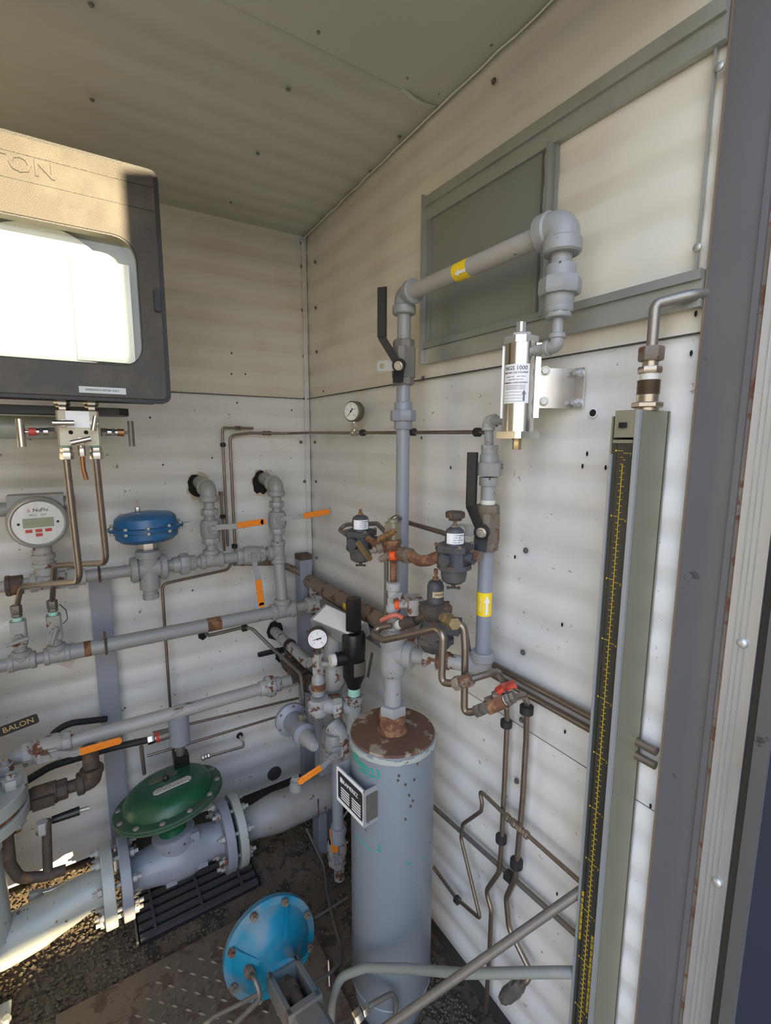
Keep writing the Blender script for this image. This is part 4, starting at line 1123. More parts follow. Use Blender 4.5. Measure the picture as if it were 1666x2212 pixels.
t.p('nut', MB().hexn(V(s0.x, s0.y-.02, .09), V(s0.x, s0.y-.02, .102), .010), galv)
# green diaphragm control valve
t = T('green_diaphragm_valve', 'blue-grey flanged control valve with a large tilted dark green diaphragm dome', 'valve')
xG1, xG2 = xF1+.050, fx(468).x
flange(t, V(xF1+.044, YF, ZF), V(xF1+.072, YF, ZF), m=bluegrey)
xg3 = fx(478).x
flange(t, V(xg3-.004, YF, ZF), V(xg3+.024, YF, ZF), m=bluegrey)
studs(t, V(xF1, YF, ZF), V(xF1+.072, YF, ZF), FR*.80, m=grey_rusty, ph=.2)
vc = V((xF1+.072+xg3)/2, YF, ZF)
hl_ = (xg3-xF1-.072)/2
prof = [(.058, -hl_), (.050, -hl_+.02), (.058, -hl_*.5), (.070, -.02), (.070, .03), (.058, hl_*.5), (.050, hl_-.02), (.058, hl_)]
mb = MB().lathe(prof, vc, XA, 28)
mb.box(vc+V(-.03, -.052, -.035), (.03, .02, .016)); mb.box(vc+V(.06, -.052, -.02), (.03, .02, .016))
t.p('valve_body', mb, bluegrey)
dtop = P(365, 1722, 1.0)
axg = V(-.10, .16, 1.0).normalized()
cg = vc+axg*.180+V(.008, 0, .004)
t.p('bonnet', MB().lathe([(.060, .03), (.062, .035), (.062, .078), (.056, .082)], vc, axg, 28).box(vc+axg*.06+V(.05, -.035, 0), (.03, .02, .04)), bluegrey)
t.p('neck', MB().lathe([(.040, .07), (.040, .10), (.07, .125), (.10, .142)], vc, axg, 28), greenp)
RG = .156
t.p('lower_case', MB().lathe([(.09, -.032), (.134, -.015), (RG, -.008), (RG, -.0008)], cg, axg, 44), greenrim)
t.p('rim', MB().lathe([(RG, .0008), (RG, .008), (.128, .0105)], cg, axg, 44), greenrim)
t.p('upper_dome', MB().lathe([(.130, .009), (.128, .022), (.119, .038), (.104, .047), (.080, .0515), (.04, .0535), (0, .054)], cg, axg, 44), greenp)
Rg_ = frame(axg, up=YA)
Xg = (XA-axg*XA.dot(axg)).normalized(); Yg = axg.cross(Xg)
for k in range(12):
    an = .26+2*math.pi*k/12; q = cg+(Xg*math.cos(an)+Yg*math.sin(an))*.143
    t.p('rim_bolt', MB().lathe([(.0085, 0), (.0085, .002), (.006, .005), (0, .0055)], q+axg*.0085, axg, 10), mat('dusty_bolt', (.22, .20, .17), .7))
q = cg+axg*.052-Yg*.002
t.p('vent_plug', MB().lathe([(.022, -.002), (.017, .004), (.014, .006)], q, axg, 20), greenrim)
t.p('vent_plug_stem', MB().hexn(q+axg*.004, q+axg*.02, .008), black)
def lozenge(w, h): return [(-w/2+h*.3, -h/2), (w/2-h*.3, -h/2), (w/2, -h*.2), (w/2, h*.2), (w/2-h*.3, h/2), (-w/2+h*.3, h/2), (-w/2, h*.2), (-w/2, -h*.2)]
Rl = Matrix((Xg, Yg, axg)).transposed()
n_ = t.p('name_plate', MB().prism(lozenge(.108, .030), cg+axg*.0535-Yg*.040+Xg*.012, Rl, -.005, .0012), whitedirty, label='worn oblong name plate')
t.p('plate_lettering', text_mb('FLOW  TYPE', .007, cg+axg*.0549-Yg*.034-Xg*.012, Xg, Yg), inkgrey, sub=n_)
t.p('plate_lettering', text_mb('ACTUATOR 2052 ==', .006, cg+axg*.0549-Yg*.045+Xg*.014, Xg, Yg), inkgrey, sub=n_)
t.p('name_plate', MB().prism(lozenge(.085, .020), cg+axg*.0545+Yg*.028-Xg*.004, Rl, -.005, .0012), mat('faded_plate', (.13, .115, .085), .7), label='faded illegible oblong plate')
# right-hand pipe of the run
t = T('meter_run_pipe', 'dusty grey large pipe from the flanged green valve to behind the tall vessel', 'pipe')
flange(t, V(xg3+.036, YF, ZF), V(xg3+.062, YF, ZF), m=palegreen)
studs(t, V(xg3-.004, YF, ZF), V(xg3+.062, YF, ZF), FR*.80, m=grey_rusty, ph=.2)
xe = xg3+.062
dusty = mat('dusty_grey_pipe_paint', (0.30, 0.295, 0.275), 0.55, chip=RUSTD, chip_amt=.10, chip_scale=45, dust=(.25, .20, .145), dust_amt=.5, var=.1, bump=.3)
XR = -.03
t.p('pipe', MB().lathe([(.050, 0), (.052, .05), (.060, .09), (.065, .13), (.063, .16), (.063, XR-xe)], (xe, YF, ZF), XA, 32), dusty)
xp = fx(640).x
t.p('plug_boss', MB().lathe([(.024, .04), (.022, .075), (.019, .078), (.019, .092)], (xp, YF, ZF), ZA, 18).hexn(V(xp, YF, ZF+.09), V(xp, YF, ZF+.108), .014), grey_rusty)
t.p('rust_drip', MB().box((fx(672).x, YF-.0615, ZF-.0), (.004, .003, .07)), rustdark)
t.p('pipe_stand', MB().box((fx(690).x, YF, .08), (.035, .05, .19)), bluegrey)
# floor grate
t = T('floor_grate', 'dark rusty steel bar grate on the floor under the green valve', 'grate')
g0, g1, g2, g3 = H(308, 1922), H(498, 1836), H(528, 1905), H(318, 2018)
A_ = V(g0.x, g0.y, 0); ux_ = (V(g1.x, g1.y, 0)-A_); uy_ = (V(g3.x, g3.y, 0)-A_)
ux_ = V(.36, .0, 0); uy_ = V(0, -.17, 0); A_ = V(g3.x-.02, (g0.y+g3.y)/2+.07, 0)
t.p('pit', MB().box(A_+ux_*.5+uy_*.5+V(0, 0, -.0035), (ux_.length+.02, uy_.length+.02, .008)), blackhole)
for k in range(6): t.p('bar', MB().box(A_+ux_*.5+uy_*(k/5)+V(0, 0, .010), (ux_.length, .018, .012)), graym)
for k in (0.12, .5, .86): t.p('cross_bar', MB().box(A_+ux_*k+uy_*.5+V(0, 0, .019), (.008, uy_.length+.03, .006)), graym)
t.p('frame_edge', MB().box(A_+uy_*.5+V(-.008, 0, .01), (.006, uy_.length+.03, .02)), graym)
# hose, drain valve and black U pipe at left
t = T('drain_valve', 'dark oily rusty valve and elbow below the orange-handled valve, at left', 'valve')
yd = -.24
e0 = B(200, 1684, .25); v0 = B(122, 1716, .26)
c = V(e0.x, -.25, e0.z)
vx = B(90, 1735, .25)
t.p('elbow', elbow_mb(c, ZA, -XA, .0205, L=1.9, k=1.5), rustdark)
t.p('nipple', MB().cyl(c+ZA*.03, V(c.x, -.21, ZT-.02), .021), rustdark)
a1 = c-XA*.045; a2 = V(B(52, 1745, .25).x, -.25, c.z)
t.p('nipple', MB().cyl(c-XA*.03, a1-XA*.02, .017), rustdark)
t.p('body', MB().hexn(a1-XA*.015, a1-XA*.04, .028, 8).cyl(a1-XA*.04, a2+XA*.02, .030).hexn(a2+XA*.03, a2, .028, 8).box(a1-XA*.07-YA*.028, (.05, .02, .03)), rustdark)
t.p('outlet_pipe', MB().cyl(a2, a2-XA*.16, .019), palegreen)
hh = t.p('handle', MB().cyl(B(112, 1772, .30), B(172, 1751, .30), .010, 10, r2=.012), black)
t.p('handle_tip', MB().cyl(B(172, 1751, .30), B(193, 1745, .30), .006, 10), galv, sub=hh)
t = T('black_drain_pipe', 'black U-shaped pipe with an upright flat bar standing at the left above the gravel', 'pipe')
t.p('u_pipe', MB().tube([B(15, 1800, .36), B(22, 1868, .36), B(42, 1898, .36), B(95, 1893, .36), B(142, 1878, .36)], .013, bend=.03), rustdark)
t.p('upright_bar', MB().tube([B(100, 1772, .34), B(104, 1898, .36)], .011), rustdark)
t.p('fitting', MB().hexn(B(90, 1775, .345), B(92, 1800, .345), .014), grey_rusty)
t = T('black_hose', 'black rubber hose looping behind the third header at left', 'hose')
t.p('hose', MB().tube([B(55, 1688, .16), B(110, 1655, .13), B(235, 1617, .11), B(330, 1596, .12)], .0105, bend=.1), blackrub)
t.p('hose_loop', MB().tube([B(98, 1610, .10), B(118, 1580, .09), B(150, 1562, .09), B(230, 1553, .06)], .0095, bend=.1), blackrub)
t.p('hose_coupling', MB().hexn(B(318, 1599, .12), B(334, 1594, .12), .016).cyl(B(334, 1594, .12), B(350, 1590, .12), .014), steel)
t.p('coupling_ring', MB().cyl(B(336, 1594, .12), B(345, 1591, .12), .0165), redp, label='red ring on the hose coupling')
t = T('hanging_cylinder', 'grey cylindrical filter hanging under the third header above the green valve', 'filter')
c = B(386, 1560, .19)
t.p('canister', MB().lathe([(.026, -.055), (.032, -.05), (.032, .045), (.026, .05)], c-ZA*.02, ZA, 24), bluegrey)
t.p('stem', MB().cyl(c-ZA*.07, c-ZA*.115, .014), steeldull)
t.p('base_nut', MB().cbox(c-ZA*.13, (.045, .045, .035), b=.15), black)
t.p('side_port', MB().cyl(c-V(.03, 0, .03), c-V(.055, 0, .032), .014), steeldull)
t = T('caution_plate', 'small black plate with pale bold lettering, fixed behind the left riser', 'sign')
a = B(40, 1566, .30)
Rp = Matrix.Rotation(math.radians(-9), 3, 'Y')
t.p('plate', MB().prism(rrect(.085, .026, .006), a, Matrix((Rp@XA, Rp@ZA, -YA)).transposed(), 0, .002), black)
t.p('lettering', text_mb('BALON', .020, a-YA*.0022, Rp@XA, Rp@ZA), brass)
t = T('lit_floor_tube', 'bright sunlit thin tube lying low behind the big elbow', 'tube')
t.p('tube', MB().tube([B(70, 1935, .20), B(105, 1925, .20), B(205, 1885, .20)], .009), steel)
t.p('fitting', MB().hexn(B(62, 1938, .20), B(92, 1929, .20), .015), galv)

# ================================================================ RIGHT WALL: OVERHEAD PIPE, SCRUBBER, SECOND RISER
RO = .0172
XO, YO = -.10, -.790
ztop = hz(650, XO, YO)
ZO = ztop+.012
yE = wy(1212, XO, ZO)
t = T('overhead_pipe', 'tall grey pipe rising on the right wall, then running overhead to the far union', 'pipe')
vz0, vz1 = hz(832, XO, YO), hz(735, XO, YO)      # valve ends
pipe(t, V(XO, YO, ZO), V(XO, YO, vz1-.01), RO*.92, grey)
t.p('elbow', elbow_mb(V(XO, YO, ZO), -ZA, -YA, RO, L=2.5, k=1.6, bodyk=1.35, cl=1.2), grey)
pipe(t, V(XO, YO-.03, ZO), V(XO, yE, ZO), RO, mat('warm_grey_paint', (.37, .35, .325), .42, chip=RUSTD, chip_amt=.05, chip_scale=60, dust=(.36, .31, .25), dust_amt=.35, var=.06))
t.p('elbow', elbow_mb(V(XO, yE-.004, ZO+.002), YA, -ZA, RO, L=2.5, k=1.75, bodyk=1.55, cl=1.4), grey)
ks = wy(1003, XO, ZO); st = t.p('flow_sticker', MB().cyl(V(XO, ks+.020, ZO), V(XO, ks-.020, ZO), RO*1.02, 32), yellow, label='yellow flow sticker with white arrow')
nrm = V(-1, -.35, -.35).normalized(); upv = nrm.cross(-YA).normalized()
def arrow(o, d, n, L, w):
    o = Vector(o); d = Vector(d).normalized(); n = Vector(n).normalized(); s_ = d.cross(n)
    R = Matrix((s_, d, n)).transposed()
    return MB().prism([(-w*.22, -L/2), (w*.22, -L/2), (w*.22, L*.12), (w*.5, L*.12), (0, L/2), (-w*.5, L*.12), (-w*.22, L*.12)], o, R, 0, .0006)
t.p('white_arrow', arrow(V(XO, ks, ZO)+nrm*RO*1.03-ZA*.003, YA, nrm, .032, .013), white, sub=st)
t.p('sticker_lettering', text_mb('NATURAL GAS', .004, V(XO, ks, ZO)+nrm*RO*1.03+ZA*.0075, -YA, nrm.cross(-YA)), white, sub=st)
# lower leg of the tall pipe
pipe(t, V(XO, YO, vz0+.01), V(XO, YO, hz(870, XO, YO)), RO*.95, bluegrey)
zu = hz(898, XO, YO)
t.p('union', union_mb(V(XO, YO, zu), ZA, RO*.95, 1.05), bluegrey)
pipe(t, V(XO, YO, zu), V(XO, YO, .985), RO*.95, bluegrey, 'pipe')
# far end: down to the scrubber
c = V(XO, yE-.004, ZO)
zu2 = hz(620, XO, c.y)
pipe(t, c-ZA*.03, V(XO, c.y, zu2+.02), RO*.95, grey, 'nipple')
t.p('union', union_mb(V(XO, c.y, zu2), ZA, RO*1.0, 1.0), grey)
zr = hz(668, XO, c.y)
t.p('reducer', MB().lathe([(.021, .0), (.023, .004), (.023, .012), (.018, .016)], V(XO, c.y, zr-.006), ZA, 20).hexn(V(XO, c.y, zr-.014), V(XO, c.y, zr-.004), .021, 8), grey)
ze = hz(748, XO, c.y)
pipe(t, V(XO, c.y, zr), V(XO, c.y, ze), .0088, grey, 'small_pipe')
t.p('small_elbow', elbow_mb(V(XO, c.y, ze), ZA, YA, .0088, L=2.3, k=1.5), grey)
YS_ = wy(1124, XO-.002, 1.58)
pipe(t, V(XO, c.y, ze), V(XO, YS_-.02, ze), .0085, grey, 'small_pipe')
# the valve on the tall pipe: iron body, black lever
def lever_valve(label, c, half, r, bodym, hub_off, lever_pts, tabdir, grip_m=black, name='ball_valve', capw=1.0):
    t = T(name, label, 'valve'); c = Vector(c)
    mb = MB(); mb.hexn(c+ZA*(half-.020), c+ZA*half, r*1.52, 8); mb.hexn(c-ZA*half, c-ZA*(half-.018), r*1.5, 8)
    mb.cbox(c, (r*2.9, r*2.7, half*2-.034), b=.22)
    t.p('body', mb, bodym)
    n = Vector(hub_off).normalized(); hb = c+Vector(hub_off)
    t.p('stem', MB().cyl(c+n*r, hb+n*.004, .012, 16), black)
    t.p('hub', MB().cyl(hb, hb+n*.010, .0155, 20), black)
    t.p('hub_nut', MB().lathe([(.0105, 0), (.0105, .001)], hb+n*.010, n, 18).hexn(hb+n*.010, hb+n*.017, .0085), steel)
    sd = n.cross(ZA).normalized()
    tb = t.p('lock_tab', ring_plate(hb-n*.002+Vector(tabdir)*.032, Vector(tabdir), ZA, n, .048, .024, .0065), galv)
    lp_ = [hb+n*.006+Vector(q) for q in lever_pts]
    h = t.p('lever', MB().strip(lp_[:3], .020, .005, sd), black)
    t.p('grip', MB().cbox((lp_[2]+lp_[3])/2, (.0215, .009, (lp_[3]-lp_[2]).length), Matrix((sd, n, ZA)).transposed(), b=.3), grip_m, sub=h)
    t.p('stop_claw', MB().strip([hb-ZA*.008, hb-ZA*.018+n*.008, hb-ZA*.036+n*.014], .024, .005, sd).cyl(c+n*r*1.2-ZA*.02+sd*.012, c+n*r*1.6-ZA*.02+sd*.012, .005, 10), black)
    return t
def ring_plate(o, X, Y, n, w, h, hr):
    o = Vector(o); R = Matrix((X, Y, n)).transposed(); A = []; C = []; N = 24
    for k in range(N):
        a = 2*math.pi*k/N; dx, dy = math.cos(a), math.sin(a)
        s_ = min(w/2/abs(dx) if abs(dx) > 1e-6 else 9, h/2/abs(dy) if abs(dy) > 1e-6 else 9)
        A.append((dx*s_, dy*s_)); C.append((w*.22+dx*hr, dy*hr))
    vs = [o+R@V(x, y, z) for z in (0, .0016) for P_ in (A, C) for x, y in P_]; fs = []
    for i in range(N):
        j = (i+1) % N
        fs += [(2*N+i, 2*N+j, 3*N+j, 3*N+i), (i, N+i, N+j, j), (i, j, 2*N+j, 2*N+i), (N+i, 3*N+i, 3*N+j, N+j)]
    return MB().add(vs, fs)
vcz = (vz0+vz1)/2
nh = V(-.55, -.45, 0).normalized()
fl = V(-.62, .78, 0)
lever_valve('iron-bodied ball valve with long black lever pointing up, on the tall overhead pipe', V(XO, YO, vcz-.0), (vz1-vz0)/2, RO, ironm, nh*.034-ZA*.010,
            [V(0, 0, 0), nh*.010+fl*.036+ZA*.058, nh*.010+fl*.038+ZA*.064, nh*.010+fl*.038+ZA*.172], V(-.62, .78, 0))
# ---------------- natural gas scrubber
t = T('gas_scrubber', 'polished aluminium cylinder with white printed label, bracketed to the right wall', 'filter')
SX = -.105; SY = YS_; sz0, sz1 = hz(935, SX, SY), hz(742, SX, SY)
c0 = V(SX, SY, sz0); sr = .0275
t.p('cylinder', MB().lathe([(sr, 0), (sr, sz1-sz0)], c0, ZA, 40), alu)
t.p('top_cap', MB().cbox(V(SX, SY, sz1+.004), (.056, .05, .012), b=.25).hexn(V(SX, SY, sz1+.01), V(SX, SY, sz1+.017), .02, 8).cbox(V(SX-.002, SY, sz1+.026), (.014, .014, .018), b=.2), aludull)
t.p('bottom_cap', MB().cbox(V(SX, SY, sz0-.004), (.060, .058, .012), b=.12), alu)
t.p('drain_plug', MB().hexn(V(SX, SY, sz0-.03), V(SX, SY, sz0-.01), .008, 6), brass)
vd = V(CAM[0]-SX, CAM[1]-SY, 0).normalized(); vr = V(vd.y, -vd.x, 0)*-1
vr = ZA.cross(vd)*1.0
for s_, w in ((1, .012),):
    t.p('side_rail', MB().box(V(SX, SY, (sz0+sz1)/2+.012)+vr*.030, (.009, .018, (sz1-sz0)*.82), Matrix((vr, vd, ZA)).transposed()), alu)
    t.p('side_rail', MB().box(V(SX, SY, (sz0+sz1)/2+.012)-vr*.029-vd*.012, (.005, .012, (sz1-sz0)*.82), Matrix((vr, vd, ZA)).transposed()), aludull)
zl = hz(832, SX, SY)
ml = (vd-vr*.28).normalized()
lb = t.p('printed_label', MB().arc(V(SX, SY, zl), ZA, ml, sr, .066, 1.75), white)
rl = ZA.cross(ml)
def wl(s_, size, dz, m=ink, dx=0, sx=1): t.p('label_lettering', text_mb(s_, size, V(SX, SY, zl+dz)+ml*(sr+.0008), rl, ZA, ext=.0002, wrap=sr+.0008, sx=sx) if not dx else text_mb(s_, size, V(SX, SY, zl+dz)+ml*(sr+.0008)+rl*dx, rl, ZA, ext=.0002, sx=sx), m, sub=lb)
wl('NGS 1000', .0098, .026)
wl('NATURAL GAS SCRUBBER', .0036, .0185, sx=1.05)
wl('separator unit       max 1440 psi', .0027, .012, inkgrey)
wl('model 1000 / serie 1000', .0027, .007, inkgrey)
wl('WARNING / AVERTISSEMENT', .0034, .0015)
for k in range(3): wl('ne pas ouvrir sous pression - depressurize', .0021, -.003-k*.0028, inkgrey)
mb = MB()
for k in range(4):
    mb.arc(V(SX, SY, zl-.014-k*.0052), ZA, (ml-rl*.12).normalized(), sr+.0006, .0005, 1.15, t=.0003)
t.p('table_lines', mb, inkgrey, sub=lb)
t.p('up_arrow', arrow(V(SX, SY, zl-.020)+(ml+rl*.62).normalized()*(sr+.0012), ZA, (ml+rl*.62).normalized(), .019, .007), inkgrey, sub=lb)
mb = MB()
zbk = hz(838, SX+.02, SY)
bw = .070
pts = [V(SX, SY, zbk)+vr*.030-vd*.0, V(SX, SY, zbk)+vr*.046-vd*.004, V(-.062, SY-.062, zbk), V(-.018, SY-.105, zbk), V(-.006, SY-.112, zbk), V(-.006, SY-.140, zbk)]
y1b = W(1166, 838, .06).y; y2b = W(1235, 838, .012).y; y3b = W(1262, 838, .006).y
pts = [V(SX+.02, SY-.022, zbk), V(-.066, y1b, zbk), V(-.055, y1b-.006, zbk), V(-.018, y2b+.004, zbk), V(-.007, y2b-.002, zbk), V(-.006, y3b, zbk)]
t.p('wall_bracket', MB().strip(pts, bw, .003, ZA), alu)
for dz in (-.026, .026):
    q = V(-.008, (y2b+y3b)/2-.001, zbk+dz)
    t.p('bracket_bolt', MB().lathe([(.0088, 0), (.0088, .0015)], q, -XA, 16).hexn(q-XA*.001, q-XA*.008, .0068).cyl(q-XA*.007, q-XA*.015, .0042, 10), aludull)
    q = V(SX+.03, SY-.030, zbk+dz)+vd*.004
    t.p('bracket_bolt', MB().lathe([(.0088, 0), (.0088, .0015)], q, vd, 16).hexn(q, q+vd*.008, .0062), galv)
# second riser
XP = -.072; RPp = .0155
yP = wy(1057, XP, 1.457)
def pz(py): return hz(py, XP, yP)
t = T('scrubber_riser_pipe', 'grey riser pipe with big hex union and yellow arrow band, right of the regulators', 'pipe')
zeb = pz(1432)
zel = pz(910)
t.p('small_elbow', elbow_mb(V(XP-.005, yP, zel), -ZA, V(0, -1, .05), .0085, L=2.2, k=1.55, bodyk=1.4), grey_rusty, label='rusty small elbow')
pipe(t, V(XP-.005, yP, zel), V(SX+.005, SY+.022, zel+.0), .0085, grey, 'small_pipe')
pipe(t, V(XP-.005, yP, zel), V(XP-.002, yP, pz(962)), .0090, grey, 'small_pipe')
t.p('reducer', MB().hexn(V(XP, yP, pz(972)), V(XP, yP, pz(961)), .018, 6).lathe([(.0165, 0), (.0165, .016)], V(XP, yP, pz(985)), ZA, 18), grey)
t.p('union', union_mb(V(XP, yP, pz(1013)), ZA, RPp*.92, 1.25), grey)
pipe(t, V(XP, yP, pz(1040)), V(XP, yP, pz(1092)), RPp*.95, grey)
t.p('thread_tape', MB().cyl(V(XP, yP, pz(1089)), V(XP, yP, pz(1080)), RPp*1.0), tape)
pipe(t, V(XP, yP, pz(1180)), V(XP, yP, zeb), RPp, bluegrey)
ym1, ym2 = pz(1277), pz(1327)
st = t.p('flow_sticker', MB().cyl(V(XP, yP, ym1), V(XP, yP, ym2), RPp*1.025, 32), yellow, label='yellow flow sticker with white up arrow')
vv = V(CAM[0]-XP, CAM[1]-yP, 0).normalized(); sdv = ZA.cross(vv)
n1 = (vv+sdv*.35).normalized()
t.p('white_arrow', arrow(V(XP, yP, (ym1+ym2)/2)+n1*RPp*1.06, ZA, n1, .042, .013), white, sub=st)
n2 = (vv-sdv*.55).normalized()
t.p('sticker_lettering', text_mb('NATURAL GAS', .0045, V(XP, yP, (ym1+ym2)/2)+n2*RPp*1.04, ZA, n2.cross(ZA)), white, sub=st)
t.p('foot_elbow', elbow_mb(V(XP, yP, zeb-.008), ZA, V(-.5, 1, 0), RPp*1.03, L=2.2, k=1.6, bodyk=1.4, cl=1.3), grey)
vh = (pz(1090)-pz(1188))/2
nh = V(-.60, -.35, 0).normalized(); fl = V(-.55, .83, 0)
lever_valve('rust-bodied ball valve with black lever pointing up, on the riser below the scrubber', V(XP+.0, yP, (pz(1090)+pz(1188))/2), vh, RPp*1.05, bronze, nh*.032-ZA*.003,
            [V(0, 0, 0), nh*.010+fl*.020+ZA*.050, nh*.010+fl*.020+ZA*.056, nh*.010+fl*.020+ZA*.158], V(-.55, .83, 0))

# ================================================================ TALL VESSEL
VX, VY, VR = -.1885, -.884, .1005
zvt_ = .812
t = T('tall_vessel', 'tall blue-grey cylindrical vessel with rusty flat top and marker writing', 'vessel')
HB = .15
t.p('shell', MB().lathe([(VR*.975, HB), (VR, HB+.004), (VR, zvt_-.004), (VR*.99, zvt_)], (VX, VY, 0), ZA, 56), vesselm)
t.p('dished_bottom', MB().lathe([(0, -.01), (VR*.3, -.004), (VR*.62, .022), (VR*.82, .06), (VR*.93, .10), (VR*.975, HB)], (VX, VY, 0), ZA, 56), vesselm)
t.p('weld_bead', MB().lathe([(VR*.98, HB-.006), (VR*1.012, HB), (VR*.98, HB+.006)], (VX, VY, 0), ZA, 56), vesselm)
t.p('rusty_top_plate', MB().lathe([(VR*.985, 0), (VR*1.0, .004), (VR*.985, .008), (0, .009)], (VX, VY, zvt_-.002), ZA, 56), rusttop, label='flaking rust-brown top plate')
rn = random.Random(4); mb = MB()
for k in range(40):
    a = 2*math.pi*k/40; mb.box(V(VX+VR*1.005*math.cos(a), VY+VR*1.005*math.sin(a), zvt_-.008-rn.uniform(0, .004)), (.003, VR*.165, rn.uniform(.008, .018)), Matrix.Rotation(a, 3, 'Z'))
t.p('peeling_paint_rim', mb, palegreen)
zn = zvt_+.007
t.p('neck', MB().lathe([(.036, 0), (.031, .006), (.030, .030), (.033, .034), (.033, .042), (.027, .046)], (VX, VY, zn), ZA, 24), rustm)
def vpt(px, py):
    """point on the shell surface under a photo pixel"""
    o = Vector(CAM); d = Vector(ray(px, py)); a = d.x**2+d.y**2
    b_ = 2*((o.x-VX)*d.x+(o.y-VY)*d.y); cc = (o.x-VX)**2+(o.y-VY)**2-(VR+.0008)**2
    disc = max(0, b_*b_-4*a*cc); u = (-b_-math.sqrt(disc))/(2*a); return o+d*u
def vtext(s_, size, px, py, tilt=0):
    q = vpt(px, py); n = V(q.x-VX, q.y-VY, 0).normalized(); rt = ZA.cross(n)
    m_ = text_mb(s_, size, q, rt, ZA, ext=.0004, align='CENTER', wrap=VR+.0008)
    t.p('marker_writing', m_, greenink)
vtext('2023', .030, 797, 1668); vtext('Nov', .022, 775, 1645); vtext('06', .020, 768, 1628); vtext('2', .024, 819, 1834)
def stroke(pts, w=.0022):
    q = [vpt(*p_) for p_ in pts]
    n = V(q[0].x-VX, q[0].y-VY, 0).normalized()
    t.p('marker_stroke', MB().tube(q, w/2, bend=.004, seg=6), greenink)
stroke([(770, 1802), (786, 1824), (803, 1838)]); stroke([(877, 1860), (882, 1868), (915, 1852)]); stroke([(883, 1652), (896, 1640), (912, 1632)]); stroke([(866, 1648), (868, 1656)])
for px, py in ((862, 1676), (860, 1686), (895, 1684), (876, 1695), (887, 1742), (892, 1730), (902, 1650), (884, 1718), (876, 1770)):
    q = vpt(px, py); t.p('rust_spot', MB().ball(q, .0026, 8, (1, 1, 1.2)), rustdark)
# name plate bracket
a0, a1 = vpt(772, 1655), vpt(822, 1700)
nb = T('vessel_name_plate', 'black data plate in a white-edged bracket welded to the tall vessel', 'name plate')
pz0 = (hz(1652, VX-.13, VY-.05)); 
pl0 = P(740, 1672, 1.10); pl1 = P(806, 1760, .985)
PD = (V(pl1.x, pl1.y, 0)-V(pl0.x, pl0.y, 0)).normalized(); PN = V(-PD.y, PD.x, 0)
if PN.dot(V(CAM[0]-VX, CAM[1]-VY, 0)) < 0: PN = -PN
PN = V(-.995, -.10, 0).normalized(); PD = ZA.cross(PN)
pc = V(VX, VY, 0)+PN*(VR+.020)-PD*.004
pcz = hz(1718, pc.x, pc.y)
pc.z = pcz; pw, ph = .112, .088
Rp = Matrix((PD, ZA, PN)).transposed()
nb.p('plate_holder', MB().prism(rrect(pw, ph, .008), pc, Rp, -.003, 0), grey)
nb.p('holder_rim', (lambda A, C, n: MB().add([pc+Rp@V(x, y, z) for z in (0, .0015) for Q in (A, C) for x, y in Q], [f for i in range(n) for f in ((2*n+i, 2*n+(i+1) % n, 3*n+(i+1) % n, 3*n+i), (i, (i+1) % n, 2*n+(i+1) % n, 2*n+i), (n+i, 3*n+i, 3*n+(i+1) % n, n+(i+1) % n))]))(rrect(pw, ph, .008), rrect(pw-.012, ph-.016, .006), 24), white)
pp = nb.p('black_plate', MB().prism(rrect(pw-.014, ph-.020, .003), pc, Rp, 0, .001), ink)
nb.p('plate_heading', text_mb('RAMEREZ', .014, pc+PN*.0012+ZA*.017+PD*.002, PD, ZA), white, sub=pp)
mb = MB()
for k in range(5):
    for s_ in (-.022, .022): mb.box(pc+PN*.0014+PD*(s_+.003)+ZA*(-.001-k*.0065), (.034, .0032, .0004), Rp)
nb.p('white_fields', mb, white, sub=pp)
nb.p('logo_square', MB().box(pc+PN*.0014-PD*.034+ZA*.018, (.010, .012, .0004), Rp), white, sub=pp)
for s_ in (-1, 1): nb.p('side_plate', MB().box(pc+PD*s_*pw*.49-PN*.020, (.003, ph, .045), Rp), grey)
nb.p('hinge_plate', MB().box(pc+PD*(pw*.5+.002)-PN*.018, (.002, ph*.72, .030), Rp), steeldull)
# ---------------- stack on top of the vessel
t = T('vessel_top_tee', 'thick pale grey pipe tee on a hex bushing standing on the rusty vessel top', 'pipe')
def vz(py): return hz(py, VX, VY)
z0 = zn+.040
t.p('hex_bushing', MB().hexn(V(VX, VY, z0), V(VX, VY, z0+.026), .0335, 6), grey)
zt1 = vz(1408)
pipe(t, V(VX, VY, z0+.02), V(VX, VY, zt1-.03), .0205, grey, 'nipple')
t.p('tee', MB().lathe([(.023, -.058), (.028, -.050), (.030, -.03), (.0285, 0), (.0285, .016), (.031, .020), (.031, .044), (.024, .049)], (VX, VY, zt1), ZA, 26).cyl(V(VX, VY, zt1), V(VX, VY, zt1)+V(.55, -.83, .0)*.036, .027).lathe([(.027, 0), (.030, .003), (.030, .02), (.026, .022)], V(VX, VY, zt1)+V(.55, -.83, 0)*.030, V(.55, -.83, 0), 24), grey)
fe = V(XP, yP, zeb-.008)
dT = (fe-V(VX, VY, zt1)); dT.normalize()
s1 = V(VX, VY, zt1)+dT*.045
pipe(t, s1, V(VX, VY, zt1)+dT*.085, .0180, grey, 'branch_nipple')
t = T('branch_pipe', 'rusty coupling and pipe joining the vessel tee to the right-hand riser foot', 'pipe')
o = V(VX, VY, zt1)
t.p('coupling', MB().hexn(o+dT*.078, o+dT*.108, .027, 8), grey_rusty)
t.p('rusty_section', MB().cyl(o+dT*.105, o+dT*.135, .020), rustm)
pipe(t, o+dT*.13, fe-dT*.03, .0165, grey_rusty)

